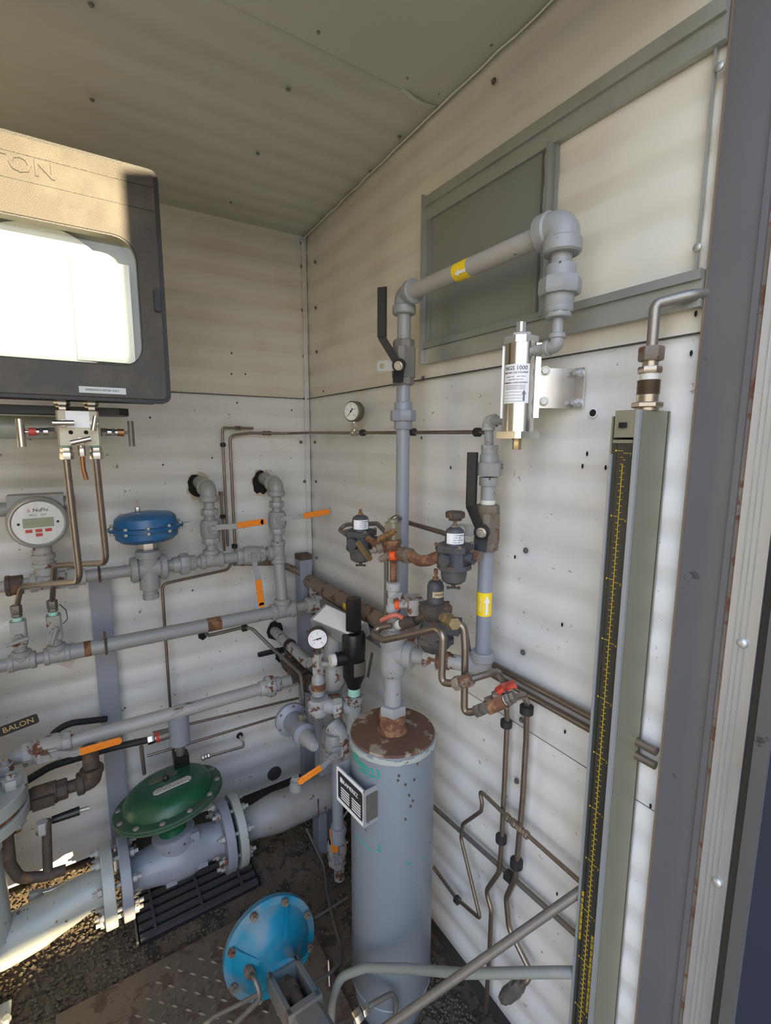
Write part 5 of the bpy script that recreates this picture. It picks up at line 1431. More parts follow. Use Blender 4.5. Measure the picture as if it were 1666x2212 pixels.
# ================================================================ REGULATOR CLUSTER (hangs in the plane of the vessel axis)
DX = .190
def rp(px, py, d=DX): return W(px, py, d)
def filter_regulator(label, px, py_top, py_cap, py_body0, py_body1, py_bot, d, knob=False, rot=0.6, ptxt=('FISHER CONTROLS', 'TYPE 67CFR  REG', 'MAX SUPPLY  250 PSI', 'SPRING  0-35')):
    x = -d; c = rp(px, py_body0, d); y = c.y
    def z(py): return hz(py, x, y)
    t = T('filter_regulator', label, 'regulator')
    dep = float(np.dot(np.array([x, y, z(py_body0)])-CAM, _w)); k = dep/FPX   # metres per pixel here
    def C(py): return V(x, y, z(py))
    R = Matrix.Rotation(rot, 3, 'Z')
    w = 38*k if knob else 32*k
    if knob:
        t.p('adjusting_knob', MB().lathe([(20*k, 0), (21*k, .002), (21*k, .010), (18*k, .012), (0, .012)], C(1118), ZA, 14).lathe([(14*k, 0), (15*k, .006)], C(1124), ZA, 14), rustdark, label='brown-black adjusting knob')
        t.p('lock_nut', MB().hexn(C(1142), C(1134), 9*k).cyl(C(1136), C(1120), 4*k, 10).cyl(C(1150), C(1142), 13*k, 16), bronze)
    else:
        t.p('adjusting_screw', MB().cyl(C(py_cap), C(py_top), 3*k, 10).hexn(C(py_top+8), C(py_top), 4*k).hexn(C(py_cap+1), C(py_cap-5), 6*k), rustm)
    rb = 18*k if not knob else 21*k
    hh = z(py_cap)-z(py_body0)
    bo = t.p('bonnet', MB().lathe([(rb*1.08, 0), (rb, .003), (rb, hh-.012), (rb*.86, hh-.005), (rb*.45, hh), (0, hh)], C(py_body0), ZA, 28), charcoal)
    vd = V(CAM[0]-x, CAM[1]-y, 0).normalized(); rt = ZA.cross(vd)
    lz = z(py_body0)+hh*(.46 if not knob else .44); lh = hh*.56
    t.p('white_label', MB().arc(V(x, y, lz), ZA, vd+rt*.12, rb, lh, 2.0), white, sub=bo)
    for i, s_ in enumerate(ptxt):
        t.p('label_lettering', text_mb(s_, lh*(.20 if i == 0 else .15), V(x, y, lz+lh*(.33-.22*i))+vd*(rb+.0008)+rt*rb*.1, rt, ZA, ext=.0002, wrap=rb+.0008), ink, sub=bo)
    t.p('top_flange', MB().cbox(C(py_body0)-ZA*.004, (w*1.9, w*1.9, .012), R, b=.22), charrust)
    for a in range(4):
        q = C(py_body0)+R@V(w*.74*(1 if a % 2 else -1), w*.74*(1 if a//2 else -1), 0)
        t.p('cap_screw', MB().hexn(q, q+ZA*.006, .0042), bronze)
    hb = z(py_body0)-z(py_body1)
    t.p('body', MB().cbox(V(x, y, (z(py_body0)+z(py_body1))/2-.004), (w*1.62, w*1.62, hb), R, b=.2).cyl(C((py_body0+py_body1)/2), C((py_body0+py_body1)/2)+R@V(0, -w*1.25, 0), w*.34, 14).cyl(C((py_body0+py_body1)/2+3), C((py_body0+py_body1)/2+3)+R@V(-w*1.2, 0, 0), w*.34, 14), charcoal)
    t.p('bowl_flange', MB().cbox(C(py_body1), (w*1.85, w*1.85, .010), R, b=.3), charrust)
    hw = z(py_body1)-z(py_bot)
    t.p('bowl', MB().lathe([(0, 0), (w*.5, 0), (w*.68, hw*.14), (w*.74, hw*.5), (w*.76, hw)], C(py_bot), ZA, 26), charcoal)
    o = C(py_bot)
    t.p('drain_cock', MB().cyl(o, o-ZA*.010, .0045, 10).cyl(o-ZA*.012-V(.006, -.009, 0), o-ZA*.010+V(.006, -.009, 0), .0022, 8).ball(o-ZA*.012-V(.006, -.009, 0), .0035, 8).ball(o-ZA*.010+V(.006, -.009, 0), .0035, 8), rustdark)
    return t, C, w, R, k
ta, CA, wa, RA, kA = filter_regulator('charcoal filter regulator with white label, left of the tall pipe', 779, 1100, 1112, 1147, 1184, 1212, .19, False, .55, ('FISHER CONTROLS', 'TYPE 67CFR-600', 'MAX SUPPLY 250', 'SPRING 0-35 PSI'))
tb, CB, wb, RB_, kB = filter_regulator('larger charcoal filter regulator with black adjusting knob and white label', 982, 1100, 1138, 1178, 1222, 1258, .165, True, .35)
# its outlet stub on the right
t = tb
a = CB(1195); t.p('outlet_nipple', MB().cyl(a+V(.02, -.02, 0), a+V(.022, -.048, 0), .0105).cyl(a+V(.0222, -.047, 0), a+V(.0225, -.0485, 0), .008), bronze)
# big relay regulator with yellow spring label
t = T('pilot_regulator', 'rusty dark pilot regulator with round diaphragm case and yellowed spring label', 'regulator')
gx_, gd = 940, .165
c = rp(gx_, 1330, gd); X0, Y0 = c.x, c.y
def zz_(py): return hz(py, X0, Y0)
def C(py): return V(X0, Y0, zz_(py))
k = float(np.dot(np.array([X0, Y0, c.z])-CAM, _w))/FPX
t.p('adjusting_screw', MB().cyl(C(1252), C(1230), 3.2*k, 10).hexn(C(1240), C(1229), 4.6*k).hexn(C(1253), C(1247), 7*k), rustm)
hh = zz_(1252)-zz_(1306)
bo = t.p('spring_case', MB().lathe([(19*k, 0), (18*k, .003), (18*k, hh-.014), (15*k, hh-.005), (8*k, hh), (0, hh)], C(1306), ZA, 28), charrust)
vd = V(CAM[0]-X0, CAM[1]-Y0, 0).normalized(); rt = ZA.cross(vd)
t.p('yellowed_label', MB().arc(C(1280), ZA, vd+rt*.45, 18*k, .012, 1.5), mat('yellowed_label', (.50, .40, .22), .6, chip=(.2, .13, .07), chip_amt=.2, chip_scale=80))
t.p('label_lettering', text_mb('SPRING', .0065, C(1280)+(vd+rt*.45).normalized()*(18*k+.0009), ZA.cross((vd+rt*.45).normalized()), ZA, ext=.0002, wrap=18*k+.001), ink)
t.p('diaphragm_case', MB().lathe([(30*k, -.020), (34*k, -.016), (36*k, -.006), (36*k, .004), (30*k, .010), (20*k, .014)], C(1314), ZA, 36), rustdark)
t.p('body', MB().lathe([(26*k, -.075), (38*k, -.060), (42*k, -.045), (34*k, -.03), (30*k, -.012), (33*k, 0)], C(1330), ZA, 8).box(C(1345)+V(.02, -.035, .0), (.03, .03, .03), Matrix.Rotation(.6, 3, 'Z')), charrust)
t.p('lower_cap', MB().lathe([(34*k, -.015), (44*k, -.012), (44*k, .0), (38*k, .003)], C(1372), ZA, 6).lathe([(14*k, -.03), (24*k, -.014)], C(1375), ZA, 16), charrust)
for a in range(6):
    q = C(1309)+V(.034*math.cos(a*1.047), .034*math.sin(a*1.047), 0)
    t.p('case_screw', MB().hexn(q, q+ZA*.004, .004), rustdark)
CG = C
# brass elbow fitting on its right, brass-coloured tube down to the red-handled valve
t = T('looping_outlet_tube', 'brown steel tube curving from the pilot regulator down to the red-handled valve', 'tube')
f0 = rp(958, 1334, .20); f1 = rp(978, 1345, .215)
t.p('outlet_fitting', MB().cyl(f0, f0+(f1-f0)*.35, .010).hexn(f0+(f1-f0)*.3, f0+(f1-f0)*.75, .0135).hexn(f0+(f1-f0)*.75, f1+(f1-f0)*.25, .0125), brass)
dv_ = .20
t.p('tube', MB().tube([f1, rp(1002, 1352, dv_), rp(1005, 1400, dv_), rp(1003, 1541, dv_), rp(1034, 1535, dv_-.01)], .0068, bend=.024), steeltan)
t.p('end_fitting', MB().hexn(rp(1030, 1536, dv_-.01), rp(1042, 1532, dv_-.01), .012).hexn(rp(1043, 1531, dv_-.01), rp(1052, 1528, dv_-.01), .011), steeldull)
t = T('red_lever_valve', 'small brown ball valve with a red lever, low right of the vessel top', 'valve')
va, vb = rp(1054, 1528, .18), rp(1092, 1512, .165)
t.p('tape_ends', MB().cyl(va-(vb-va)*.08, va, .010).cyl(vb, vb+(vb-va)*.07, .0095), tape)
t.p('body', MB().cyl(va, vb, .0135, 18), rustm)
vm = (va+vb)/2
t.p('stem', MB().cyl(vm, vm+ZA*.024, .006).hexn(vm+ZA*.014, vm+ZA*.021, .010).box(vm+ZA*.016-(vb-va)*.4, (.018, .012, .003)), bronze)
h0 = rp(1085, 1499, .17)
t.p('lever', MB().strip([vm+ZA*.023, h0+V(0, .0, .012), rp(1094, 1483, .15), rp(1114, 1476, .14)], .016, .008, V(.6, .8, .0)), redp, label='red lever')
t.p('outlet_fitting', MB().hexn(vb+(vb-va)*.06, vb+(vb-va)*.30, .0125).hexn(vb+(vb-va)*.32, vb+(vb-va)*.52, .011), steeldull)
t = T('sensing_loop_tube', 'brown steel tube looping round the front of the vessel tee to a long fitting', 'tube')
fl_ = [rp(846, 1351, .215), rp(815, 1356, .235), rp(806, 1372, .25), rp(830, 1383, .25), rp(890, 1370, .24), rp(944, 1357, .235), rp(958, 1372, .235), rp(954, 1476, .235), rp(988, 1476, .225)]
t.p('tube', MB().tube(fl_, .0070, bend=.028), steeltan)
t.p('union_fitting', MB().hexn(rp(982, 1477, .225), rp(996, 1474, .22), .013).hexn(rp(997, 1474, .22), rp(1007, 1470, .215), .0115).hexn(rp(1008, 1470, .215), rp(1020, 1466, .21), .0125), bronze)
t.p('outlet_tube', MB().tube([rp(1018, 1467, .21), rp(1074, 1450, .16), rp(1086, 1468, .03), W(1095, 1530, .03)], .0062, bend=.03), steeltan)
# small rusty column above the tee
t = T('pilot_supply_column', 'rust-streaked pale fittings stacked above the vessel tee, feeding the pilot regulator', 'pipe')
def vc_(py): return V(VX, VY, hz(py, VX, VY))
t.p('nipple', MB().cyl(vc_(1386), vc_(1372), .014).lathe([(.014, 0), (.019, .004), (.019, .014), (.010, .020)], vc_(1374), ZA, 18), grey)
t.p('fitting_body', MB().hexn(vc_(1362), vc_(1340), .0155, 6).cyl(vc_(1342), vc_(1318), .012), grey_rusty)
t.p('tape_stub', MB().cyl(rp(861, 1350, .20), rp(866, 1348, .20), .0105), tape)
t.p('column', MB().lathe([(.0165, 0), (.0165, .012), (.014, .016), (.0145, .05), (.0175, .052), (.0175, .068), (.012, .07)], vc_(1320), ZA, 18), grey_rusty)
t.p('side_arm', MB().cyl(vc_(1292), rp(882, 1303, .18), .0085).cyl(vc_(1292)-V(0, .0, 0), rp(864, 1294, .185), .0145), grey_rusty)
t.p('valve_block', MB().cbox(rp(895, 1306, .175), (.034, .050, .034), Matrix.Rotation(-.4, 3, 'Z'), b=.1).cyl(rp(895, 1306, .175), rp(925, 1315, .17), .0095), mat('tan_painted_block', (.33, .30, .26), .5, chip=RUST, chip_amt=.3, chip_scale=35, bump=.3))
t.p('needle_stem', MB().cyl(rp(862, 1307, .20), rp(890, 1306, .185), .0075), grey_rusty)
t.p('orange_red_ring', MB().cyl(rp(856, 1307, .205), rp(864, 1307, .20), .0098), redorange, label='orange-red ring')
t = T('red_t_handle_valve', 'small dark needle valve with a faded red T-bar in front of the pilot regulator', 'valve')
n0, n1 = rp(866, 1349, .195), rp(899, 1338, .18)
t.p('body', MB().cyl(n0, n1, .0135, 16).hexn(n1, n1+(n1-n0)*.25, .0095).cyl(n1+(n1-n0)*.2, n1+(n1-n0)*.62, .0105), rustdark)
t.p('tape_end', MB().cyl(n1+(n1-n0)*.55, n1+(n1-n0)*.72, .011), tape)
t.p('t_bar', MB().tube([rp(824, 1340, .22), rp(846, 1330, .21), rp(858, 1328, .20), rp(872, 1336, .195)], .0055, bend=.01), mat('faded_red', (.52, .14, .09), .5, dust=(.45, .25, .18), dust_amt=.4), label='faded red T-bar')
# upper rusty manifold between the regulators
t = T('rusty_cross_piping', 'rust-brown tee, elbow and nipples linking the two filter regulators', 'pipe')
def ub(px, py, d=.19): return rp(px, py, d)
jc = ub(850, 1188)
t.p('block', MB().cbox(ub(849, 1152, .185), (.032, .030, .050), Matrix.Rotation(.3, 3, 'Z'), b=.15).cyl(ub(849, 1130, .185), ub(849, 1122, .185), .011), mat('olive_steel_block', (.27, .24, .17), .5, metal=.3, dust=DUST, dust_amt=.4))
t.p('rusty_tee', MB().cyl(jc-ZA*.022, jc+ZA*.022, .0165).cyl(jc, ub(812, 1176, .20), .0125).hexn(jc+ZA*.014, jc+ZA*.024, .019, 8), rustm)
t.p('left_nipple', MB().cyl(ub(818, 1178, .20), ub(796, 1164, .195), .0085), rustm)
t.p('right_arm', MB().tube([jc, ub(872, 1197, .19), ub(892, 1203, .19), ub(905, 1212, .19), ub(925, 1211, .185), ub(952, 1200, .175), ub(968, 1197, .17)], .0118, bend=.02), rustm)
t.p('hex_connector', MB().hexn(ub(868, 1196, .19), ub(888, 1202, .19), .0175, 6), bronze)
t.p('down_pipe', MB().cyl(jc-ZA*.02, vc_(1276), .0078), rustm)
t = T('t_bar_valve', 'brass-coloured T-bar valve in front of the left filter regulator', 'valve')
a, b_ = ub(828, 1182, .20), ub(800, 1192, .225)
t.p('stem', MB().hexn(a, a+(b_-a)*.45, .0125).hexn(a+(b_-a)*.5, a+(b_-a)*.75, .0095).cyl(a, b_, .005), bronze)
t.p('t_bar', MB().cyl(ub(774, 1173, .225), ub(799, 1207, .235), .0068, 14), brass)
t = T('t_bar_valve', 'rust-red T-bar valve on the block above the rusty tee', 'valve')
t.p('stem', MB().cyl(ub(850, 1150, .19), ub(843, 1151, .215), .006), rustm)
t.p('t_bar', MB().cyl(ub(820, 1165, .22), ub(852, 1148, .215), .0072, 14), mat('rusty_brass', (.34, .20, .09), .45, metal=.5, chip=RUST, chip_amt=.5, chip_scale=40))
t = T('t_bar_valve', 'small brown T-bar valve with an orange-red collar, left of the elbow of rusty pipe', 'valve')
t.p('stem', MB().cyl(ub(868, 1198, .195), ub(838, 1201, .215), .006).hexn(ub(868, 1198, .195), ub(860, 1199, .20), .0105), bronze)
t.p('collar', MB().cyl(ub(856, 1200, .205), ub(842, 1201, .213), .0098), redorange, label='orange-red collar')
t.p('t_bar', MB().cyl(ub(823, 1208, .225), ub(840, 1199, .22), .0078, 14), bronze)
tube_thing('brown tube looping behind the left filter regulator and down beside the tall pipe', [ub(752, 1158, .17), ub(733, 1144, .16), ub(748, 1133, .14), ub(815, 1131, .14), ub(834, 1150, .14), ub(835, 1240, .14), ub(834, 1330, .14)], .0058, steeldull, .02)
tube_thing('brown tube arching over the rusty block and behind the tall pipe to the right regulator', [ub(838, 1170, .16), ub(839, 1128, .15), ub(856, 1116, .14), W(878, 1128, .06), W(955, 1150, .06), W(1000, 1170, .07)], .0062, steeltan, .02)
tube_thing('dark thin tube curling behind the pilot regulator down to the riser foot', [W(985, 1340, .10), W(1005, 1352, .09), W(1012, 1400, .08), W(1020, 1430, .07)], .0055, steeldull, .03)

# ================================================================ VALVES BETWEEN CORNER AND VESSEL
def Q(px, py, t_): return P(px, py, t_)
t = T('relief_valve', 'tall black relief valve with hexagonal cap, standing left of the vessel top', 'valve')
tq = 1.42
b0 = Q(765, 1480, tq)
RXx, RYy = b0.x, b0.y
def rz(py): return V(RXx, RYy, hz(py, RXx, RYy))
k = tq/FPX
t.p('hex_cap', MB().hexn(rz(1360), rz(1293), 18.5*k, 6).lathe([(16*k, 0), (15*k, .004), (0, .005)], rz(1294), ZA, 6), black)
t.p('spring_case', MB().lathe([(24*k, 0), (25*k, .01), (25*k, .055), (22*k, .065), (12*k, .068)], rz(1412), ZA, 26), black)
t.p('valve_body', MB().lathe([(14*k, -.012), (16*k, 0), (21*k, .014), (24*k, .025), (24*k, .10), (25*k, .105)], rz(1476), ZA, 24).cyl(rz(1418), rz(1418)+V(-.055, .01, 0), 15*k), black)
t.p('steel_tag_plate', MB().arc(rz(1437), ZA, V(.15, -1, 0), 25.5*k, .040, 1.3), steeldull)
t.p('seal_tag', MB().box(rz(1442)+V(.048, -.012, 0), (.002, .012, .075), Matrix.Rotation(.2, 3, 'Y')), steeldull)
t.p('sealant_collar', MB().cyl(rz(1500), rz(1484), 13.5*k), mint, label='mint sealant collar')
t.p('inlet_bushing', MB().lathe([(20*k, 0), (21*k, .003), (21*k, .016), (17*k, .020)], rz(1516), ZA, 20), grey_rusty)
t.p('side_bushing', MB().cyl(rz(1418)+V(-.050, .01, 0), rz(1418)+V(-.070, .013, 0), 13*k), tape)
t = T('relief_inlet_pipe', 'chipped pale pipe and elbow under the black relief valve', 'pipe')
t.p('riser', MB().cyl(rz(1516), rz(1580), 17*k), grey_rusty)
cE = rz(1530)
t.p('tee_arm', MB().cyl(cE, Q(700, 1524, tq), .021).hexn(Q(742, 1528, tq-.01), Q(722, 1530, tq-.01), .030, 8), grey_rusty)
t.p('lower_elbow', elbow_mb(Q(738, 1592, 1.44), Q(716, 1560, 1.46)-Q(738, 1592, 1.44), ZA*-1, .023, L=2.1, k=1.35), grey_rusty)
pipe(t, Q(728, 1610, 1.46), V(Q(728, 1610, 1.46).x, Q(728, 1610, 1.46).y, .26), .0165, bluegrey, 'down_pipe')
t.p('foot_collar', MB().cyl(V(Q(728, 1610, 1.46).x, Q(728, 1610, 1.46).y, .31), V(Q(728, 1610, 1.46).x, Q(728, 1610, 1.46).y, .26), .022), bluegrey)
# gauge column
t = T('dial_gauge', 'white-faced pressure gauge on a block valve, in front of the corner struts', 'gauge')
tg = 1.40
g0 = Q(686, 1379, tg); gvd = (Vector(CAM)-g0); gn = V(gvd.x*.9, gvd.y, gvd.z*.35).normalized(); GR = .0305
t.p('case', MB().lathe([(GR*.9, -.026), (GR*.99, -.022), (GR, .004), (GR*.94, .0062)], g0, gn, 32), rustdark)
t.p('dial', MB().lathe([(GR*.89, .0065), (GR*.89, .008), (0, .0081)], g0, gn, 32), white)
dial_marks(t, g0, gn, GR, .0084, 192, ('0', '1', '2', '3', '4'))
def gz(py): return V(g0.x, g0.y, hz(py, g0.x, g0.y))
t.p('neck', MB().cyl(gz(1400), gz(1412), .009), rustdark)
t.p('block_valve', MB().cbox((gz(1411)+gz(1455))/2, (.026, .024, (gz(1411)-gz(1455)).length), Matrix.Rotation(.4, 3, 'Z'), b=.12).cyl(gz(1434), gz(1434)+V(.045, -.01, -.008), .007).cyl(gz(1436)+V(.047, -.022, -.01), gz(1434)+V(.042, .012, .004), .0045), grey_rusty)
t.p('reducer', MB().lathe([(.020, 0), (.019, .018), (.011, .030), (.011, .038)], gz(1475), ZA, 20), grey)
t.p('red_brown_band', MB().cyl(gz(1488), gz(1474), .0205), rustm)
pipe(t, gz(1500), gz(1487), .0185, grey, 'nipple')
t.p('elbow', MB().lathe([(.026, 0), (.030, .004), (.032, .02), (.030, .028), (.033, .032), (.033, .048), (.028, .052)], gz(1542), ZA, 24).cyl(gz(1528), gz(1528)+V(.05, -.012, 0), .026), grey_rusty)
t.p('rusty_collar', MB().cyl(gz(1528)+V(.035, -.008, 0), gz(1528)+V(.062, -.014, 0), .031), rustm, label='rust-brown collar')
# grey globe bodies behind the relief valve
t = T('grey_globe_column', 'column of fat grey chipped pipe fittings behind the dial gauge', 'pipe')
gq = Q(718, 1450, 1.50)
def gg(py): return V(gq.x, gq.y, hz(py, gq.x, gq.y))
t.p('upper_body', MB().lathe([(.032, 0), (.040, .01), (.040, .05), (.034, .07), (.036, .09), (.030, .12)], gg(1440), ZA, 24).cyl(gg(1418), gg(1418)+V(.05, -.03, 0), .032), grey_rusty)
t.p('rust_ring', MB().cyl(gg(1416)+V(.035, -.02, 0), gg(1416)+V(.055, -.033, 0), .038), rustm)
t.p('lower_body', MB().lathe([(.028, -.03), (.036, -.02), (.044, 0), (.046, .03), (.038, .05), (.034, .06)], gg(1468), ZA, 24), grey_rusty)
pipe(t, gg(1480), gg(1570), .030, grey)
t.p('lower_tee', MB().lathe([(.030, -.06), (.038, -.05), (.040, .05), (.032, .06)], gg(1600), ZA, 24), grey_rusty)
t = T('tilted_white_plate', 'blank white plate on a tilted grey box above the dial gauge', 'name plate')
a = [Q(706, 1308, 1.50), Q(788, 1345, 1.42), Q(752, 1370, 1.38), Q(676, 1338, 1.46)]
nn = (a[1]-a[0]).cross(a[3]-a[0]).normalized()
if nn.dot(Vector(CAM)-a[0]) < 0: nn = -nn
ce = sum(a, Vector())/4
t.p('box', MB().add([ce+(q-ce)*1.12-nn*.0 for q in a]+[ce+(q-ce)*1.12-nn*.05 for q in a], [(0, 1, 2, 3), (7, 6, 5, 4), (0, 4, 5, 1), (1, 5, 6, 2), (2, 6, 7, 3), (3, 7, 4, 0)]), grey)
t.p('white_plate', MB().add([q+nn*.0015 for q in a]+[q+nn*.0003 for q in a], [(0, 1, 2, 3), (7, 6, 5, 4), (0, 4, 5, 1), (1, 5, 6, 2), (2, 6, 7, 3), (3, 7, 4, 0)]), white)
t.p('bracket_arm', MB().box(ce-nn*.08-ZA*.03, (.05, .04, .12)), grey)
# grey diaphragm regulator pointing down
t = T('grey_spring_regulator', 'blue-grey regulator with round flange and ribbed cone cap pointing down to the right', 'regulator')
r0 = Q(628, 1552, 1.55); r1 = Q(676, 1608, 1.38); dr_ = (r1-r0).normalized(); LL = (r1-r0).length
t.p('flange', MB().lathe([(.048, -.012), (.052, -.010), (.052, -.001)], r0+dr_*.01, dr_, 30), bluegrey)
t.p('flange_half', MB().lathe([(.052, .0005), (.052, .006), (.046, .010), (.034, .018), (.030, LL*.45), (.034, LL*.5), (.034, LL*.62), (.024, LL*.68)], r0+dr_*.01, dr_, 26), bluegrey)
t.p('cone_cap', MB().lathe([(.025, LL*.64), (.024, LL*.72), (.016, LL*1.02), (.010, LL*1.05), (0, LL*1.05)], r0+dr_*.01, dr_, 12), grey)
for an in range(6):
    Rm_ = frame(dr_); q = r0+dr_*.017+Rm_@V(.044*math.cos(an*1.047+.4), .044*math.sin(an*1.047+.4), 0)
    t.p('flange_screw', MB().hexn(q, q+dr_*.005, .005), steeldull)
t.p('inlet_nut', MB().hexn(Q(655, 1558, 1.47), Q(654, 1543, 1.47), .013).hexn(Q(655, 1570, 1.47), Q(655, 1559, 1.47), .016), steel)
ball_valve('small grey valve with a slanted orange lever, between struts and vessel', Q(722, 1612, 1.44), ZA, V(-.3, -1, 0), V(-.95, .1, -.35), .017, grey, grey, orange, hl=.115, bodyL=1.8, grip_text=False, kick=.012)
ball_valve('floor-level grey valve with an upright orange lever, behind the vessel foot', Q(728, 1840, 1.62), ZA, V(-.5, -1, 0), V(-.10, .0, 1), .019, grey_rusty, grey, orange, hl=.14, bodyL=2.2, grip_text=False, kick=.02)
t = T('low_floor_pipe', 'dusty pipe stub and elbow on the floor under the low orange lever', 'pipe')
a = Q(732, 1795, 1.62)
t.p('stub', MB().cyl(V(a.x, a.y, .02), a, .018).lathe([(.024, -.01), (.026, 0), (.026, .022), (0, .026)], a, ZA, 18), grey_rusty)
tube_thing('small bright hook of tube under the meter run pipe', [H(752, 1750, .12), H(735, 1775, .10), H(722, 1815, .08), H(738, 1828, .07), H(752, 1818, .08)], .005, steel, .03)

# ================================================================ RIGHT WALL LOWER TUBES
def wt(label, pts, r=.0048, m=steeltan, bend=.02, fits=(), clamps=(), d=.02, name='wall_tube'):
    return tube_thing(label, [W(p_[0], p_[1], p_[2] if len(p_) > 2 else d) for p_ in pts], r, m, bend, fits, clamps, name)
zc1, zc2 = .996, .974
for label, zc, r in (('upper of two parallel brown tubes running along the right wall', .997, .0075), ('lower of two parallel brown tubes running along the right wall', .972, .0070)):
    t = T('wall_tube', label, 'tube'); t.p('tube', MB().cyl(V(-.014, -1.02, zc), V(-.014, FRONT+.005, zc), r, 14), steeltan)
for pxy, d_ in (((1095, 1555), .03),):
    pass
tA = wt('left of two upright tubes on the right wall, kinked near the floor', [(1094, 1520, .03), (1096, 1560), (1086, 1780), (1082, 1850), (1078, 1885), (1050, 1925), (1062, 1965), (1058, 2060), (1050, 2185)], .0058, bend=.03,
        clamps=[(W(1094, 1563, .02), ZA), (W(1083, 1812, .02), ZA)])
tB = wt('right of two upright tubes on the right wall, starting at the red-lever valve', [(1104, 1508, .15), (1132, 1502, .10), (1139, 1520, .03), (1137, 1600), (1130, 1720), (1118, 1850), (1114, 1895), (1094, 1940), (1100, 2005), (1146, 2098), (1140, 2118, .03), (1085, 2160, .06)], .0064, bend=.03,
        clamps=[(W(1138, 1533, .03), ZA), (W(1116, 1865, .02), ZA)])
tB.p('large_fitting', MB().hexn(W(1126, 2128, .04), W(1112, 2138, .045), .013).cyl(W(1114, 2136, .045), W(1096, 2150, .05), .016).hexn(W(1097, 2150, .05), W(1086, 2158, .055), .013), steeldull)
wt('thin tube zigzagging on the right wall through a long steel check valve', [(937, 1873), (986, 1940), (1038, 1985, .03), (1032, 1960, .03), (996, 1810, .03), (1000, 1780, .03), (1040, 1752, .035), (1042, 1735, .035), (1036, 1706, .035), (1100, 1768, .03), (1262, 1912, .03)], .0046, steeltan, .022,
   fits=[(W(1104, 1772, .03), W(1130, 1795, .03)-W(1104, 1772, .03), .030), (W(1131, 1797, .03), W(1130, 1795, .03)-W(1104, 1772, .03), .026), (W(1117, 1784, .03), W(1130, 1795, .03)-W(1104, 1772, .03), .03)],
   clamps=[(W(988, 1944, .02), W(1000, 1958, .02)-W(988, 1944, .02))])
wt('dull tube slanting down the right wall behind the upright tubes', [(930, 1737, .012), (1262, 2034, .012)], .0058, steeldull, clamps=[(W(1100, 1893, .014), W(1110, 1902, .012)-W(1100, 1893, .012))])
t = T('long_diagonal_tube', 'thick grey tube crossing diagonally in front of the right wall near the floor', 'tube')
t.p('tube', MB().cyl(W(1262, 1919, .06), P(812, 2235, .93), .0082, 16), steeldull)
t = T('grey_floor_hose', 'grey hose arching over the foot of the vessel toward the column gauge', 'hose')
t.p('hose', MB().tube([W(1262, 2101, .05), W(1215, 2100, .09), P(1000, 2103, .97), P(880, 2092, 1.04), P(790, 2090, 1.09), P(735, 2110, 1.11), P(718, 2160, 1.11), P(713, 2230, 1.10)], .0095, bend=.06), mat('grey_green_hose', (.19, .20, .17), .6, dust=DUST, dust_amt=.4))
t = T('drain_tube_with_fitting', 'short dull tube with hex fittings in front of the vessel foot', 'tube')
t.p('tube', MB().tube([P(852, 2240, 1.12), P(856, 2160, 1.12), P(846, 2146, 1.11), P(800, 2172, 1.08), P(765, 2210, 1.06)], .006, bend=.02), steeldull)
t.p('hex_fitting', MB().hexn(P(796, 2176, 1.08), P(782, 2187, 1.07), .012).hexn(P(781, 2188, 1.07), P(765, 2203, 1.06), .014), steel)
# tubes on the floor behind the blue actuator
tube_thing('thin tube lying on the dirt from the meter pipe toward the blue actuator', [H(662, 1790, .10), H(700, 1870, .03), H(706, 1925, .02), H(720, 1990, .02), H(737, 2045, .03), H(738, 2075, .05), H(716, 2100, .06), H(660, 2135, .08)], .0048, steeldull, .04, name='floor_tube')
tube_thing('thin straight tube crossing the dirt beside the vessel foot', [H(680, 1983, .02), H(752, 1938, .02)], .0045, steeldull, name='floor_tube')
tube_thing('thin upright tube with bright upper end, between blue actuator and vessel', [P(710, 2072, 1.36), P(712, 2130, 1.34), P(711, 2200, 1.32)], .0050, steel, name='floor_tube')

# ================================================================ BLUE ACTUATOR ON THE FLOOR
t = T('blue_actuator', 'bright blue dusty diaphragm actuator lying on the floor beside the vessel', 'actuator')
ca = P(584, 2043, 1.24); axn = V(-.02, -1, .22).normalized(); RC = .118
Xn = V(1, 0, 0); Xn = (Xn-axn*Xn.dot(axn)).normalized(); Yn = axn.cross(Xn)
Ra = Matrix((Xn, Yn, axn)).transposed()
t.p('rear_case', MB().lathe([(0, -.042), (.05, -.040), (.09, -.026), (.103, -.010), (RC, -.008), (RC, -.001)], ca, axn, 40), cyanp)
t.p('front_case', MB().lathe([(RC, .0005), (RC*1.0, .007), (.101, .010), (.094, .018), (.080, .033), (.058, .051), (.043, .070), (.039, .098), (.038, .108)], ca, axn, 44), cyanp)
for k in range(8):
    a = .35+2*math.pi*k/8; q = ca+(Xn*math.cos(a)+Yn*math.sin(a))*RC*.90
    t.p('rim_bolt', MB().hexn(q+axn*.010, q+axn*.020, .010).cyl(q+axn*.018, q+axn*.026, .005, 8), bronze)
for k in range(4):
    a = 1.1+2*math.pi*k/4; dd = Xn*math.cos(a)+Yn*math.sin(a)
    t.p('case_rib', MB().add([ca+dd*.103+axn*.010+dd.cross(axn)*s_*.006 for s_ in (-1, 1)]+[ca+dd*.046+axn*.010+dd.cross(axn)*s_*.006 for s_ in (-1, 1)]+[ca+dd*.046+axn*.064+dd.cross(axn)*s_*.006 for s_ in (-1, 1)]+[ca+dd*.097+axn*.025+dd.cross(axn)*s_*.006 for s_ in (-1, 1)], [(0, 2, 4, 6), (1, 7, 5, 3), (0, 6, 7, 1), (6, 4, 5, 7), (4, 2, 3, 5), (2, 0, 1, 3)]), cyanp)
yk0 = ca+axn*.102; 
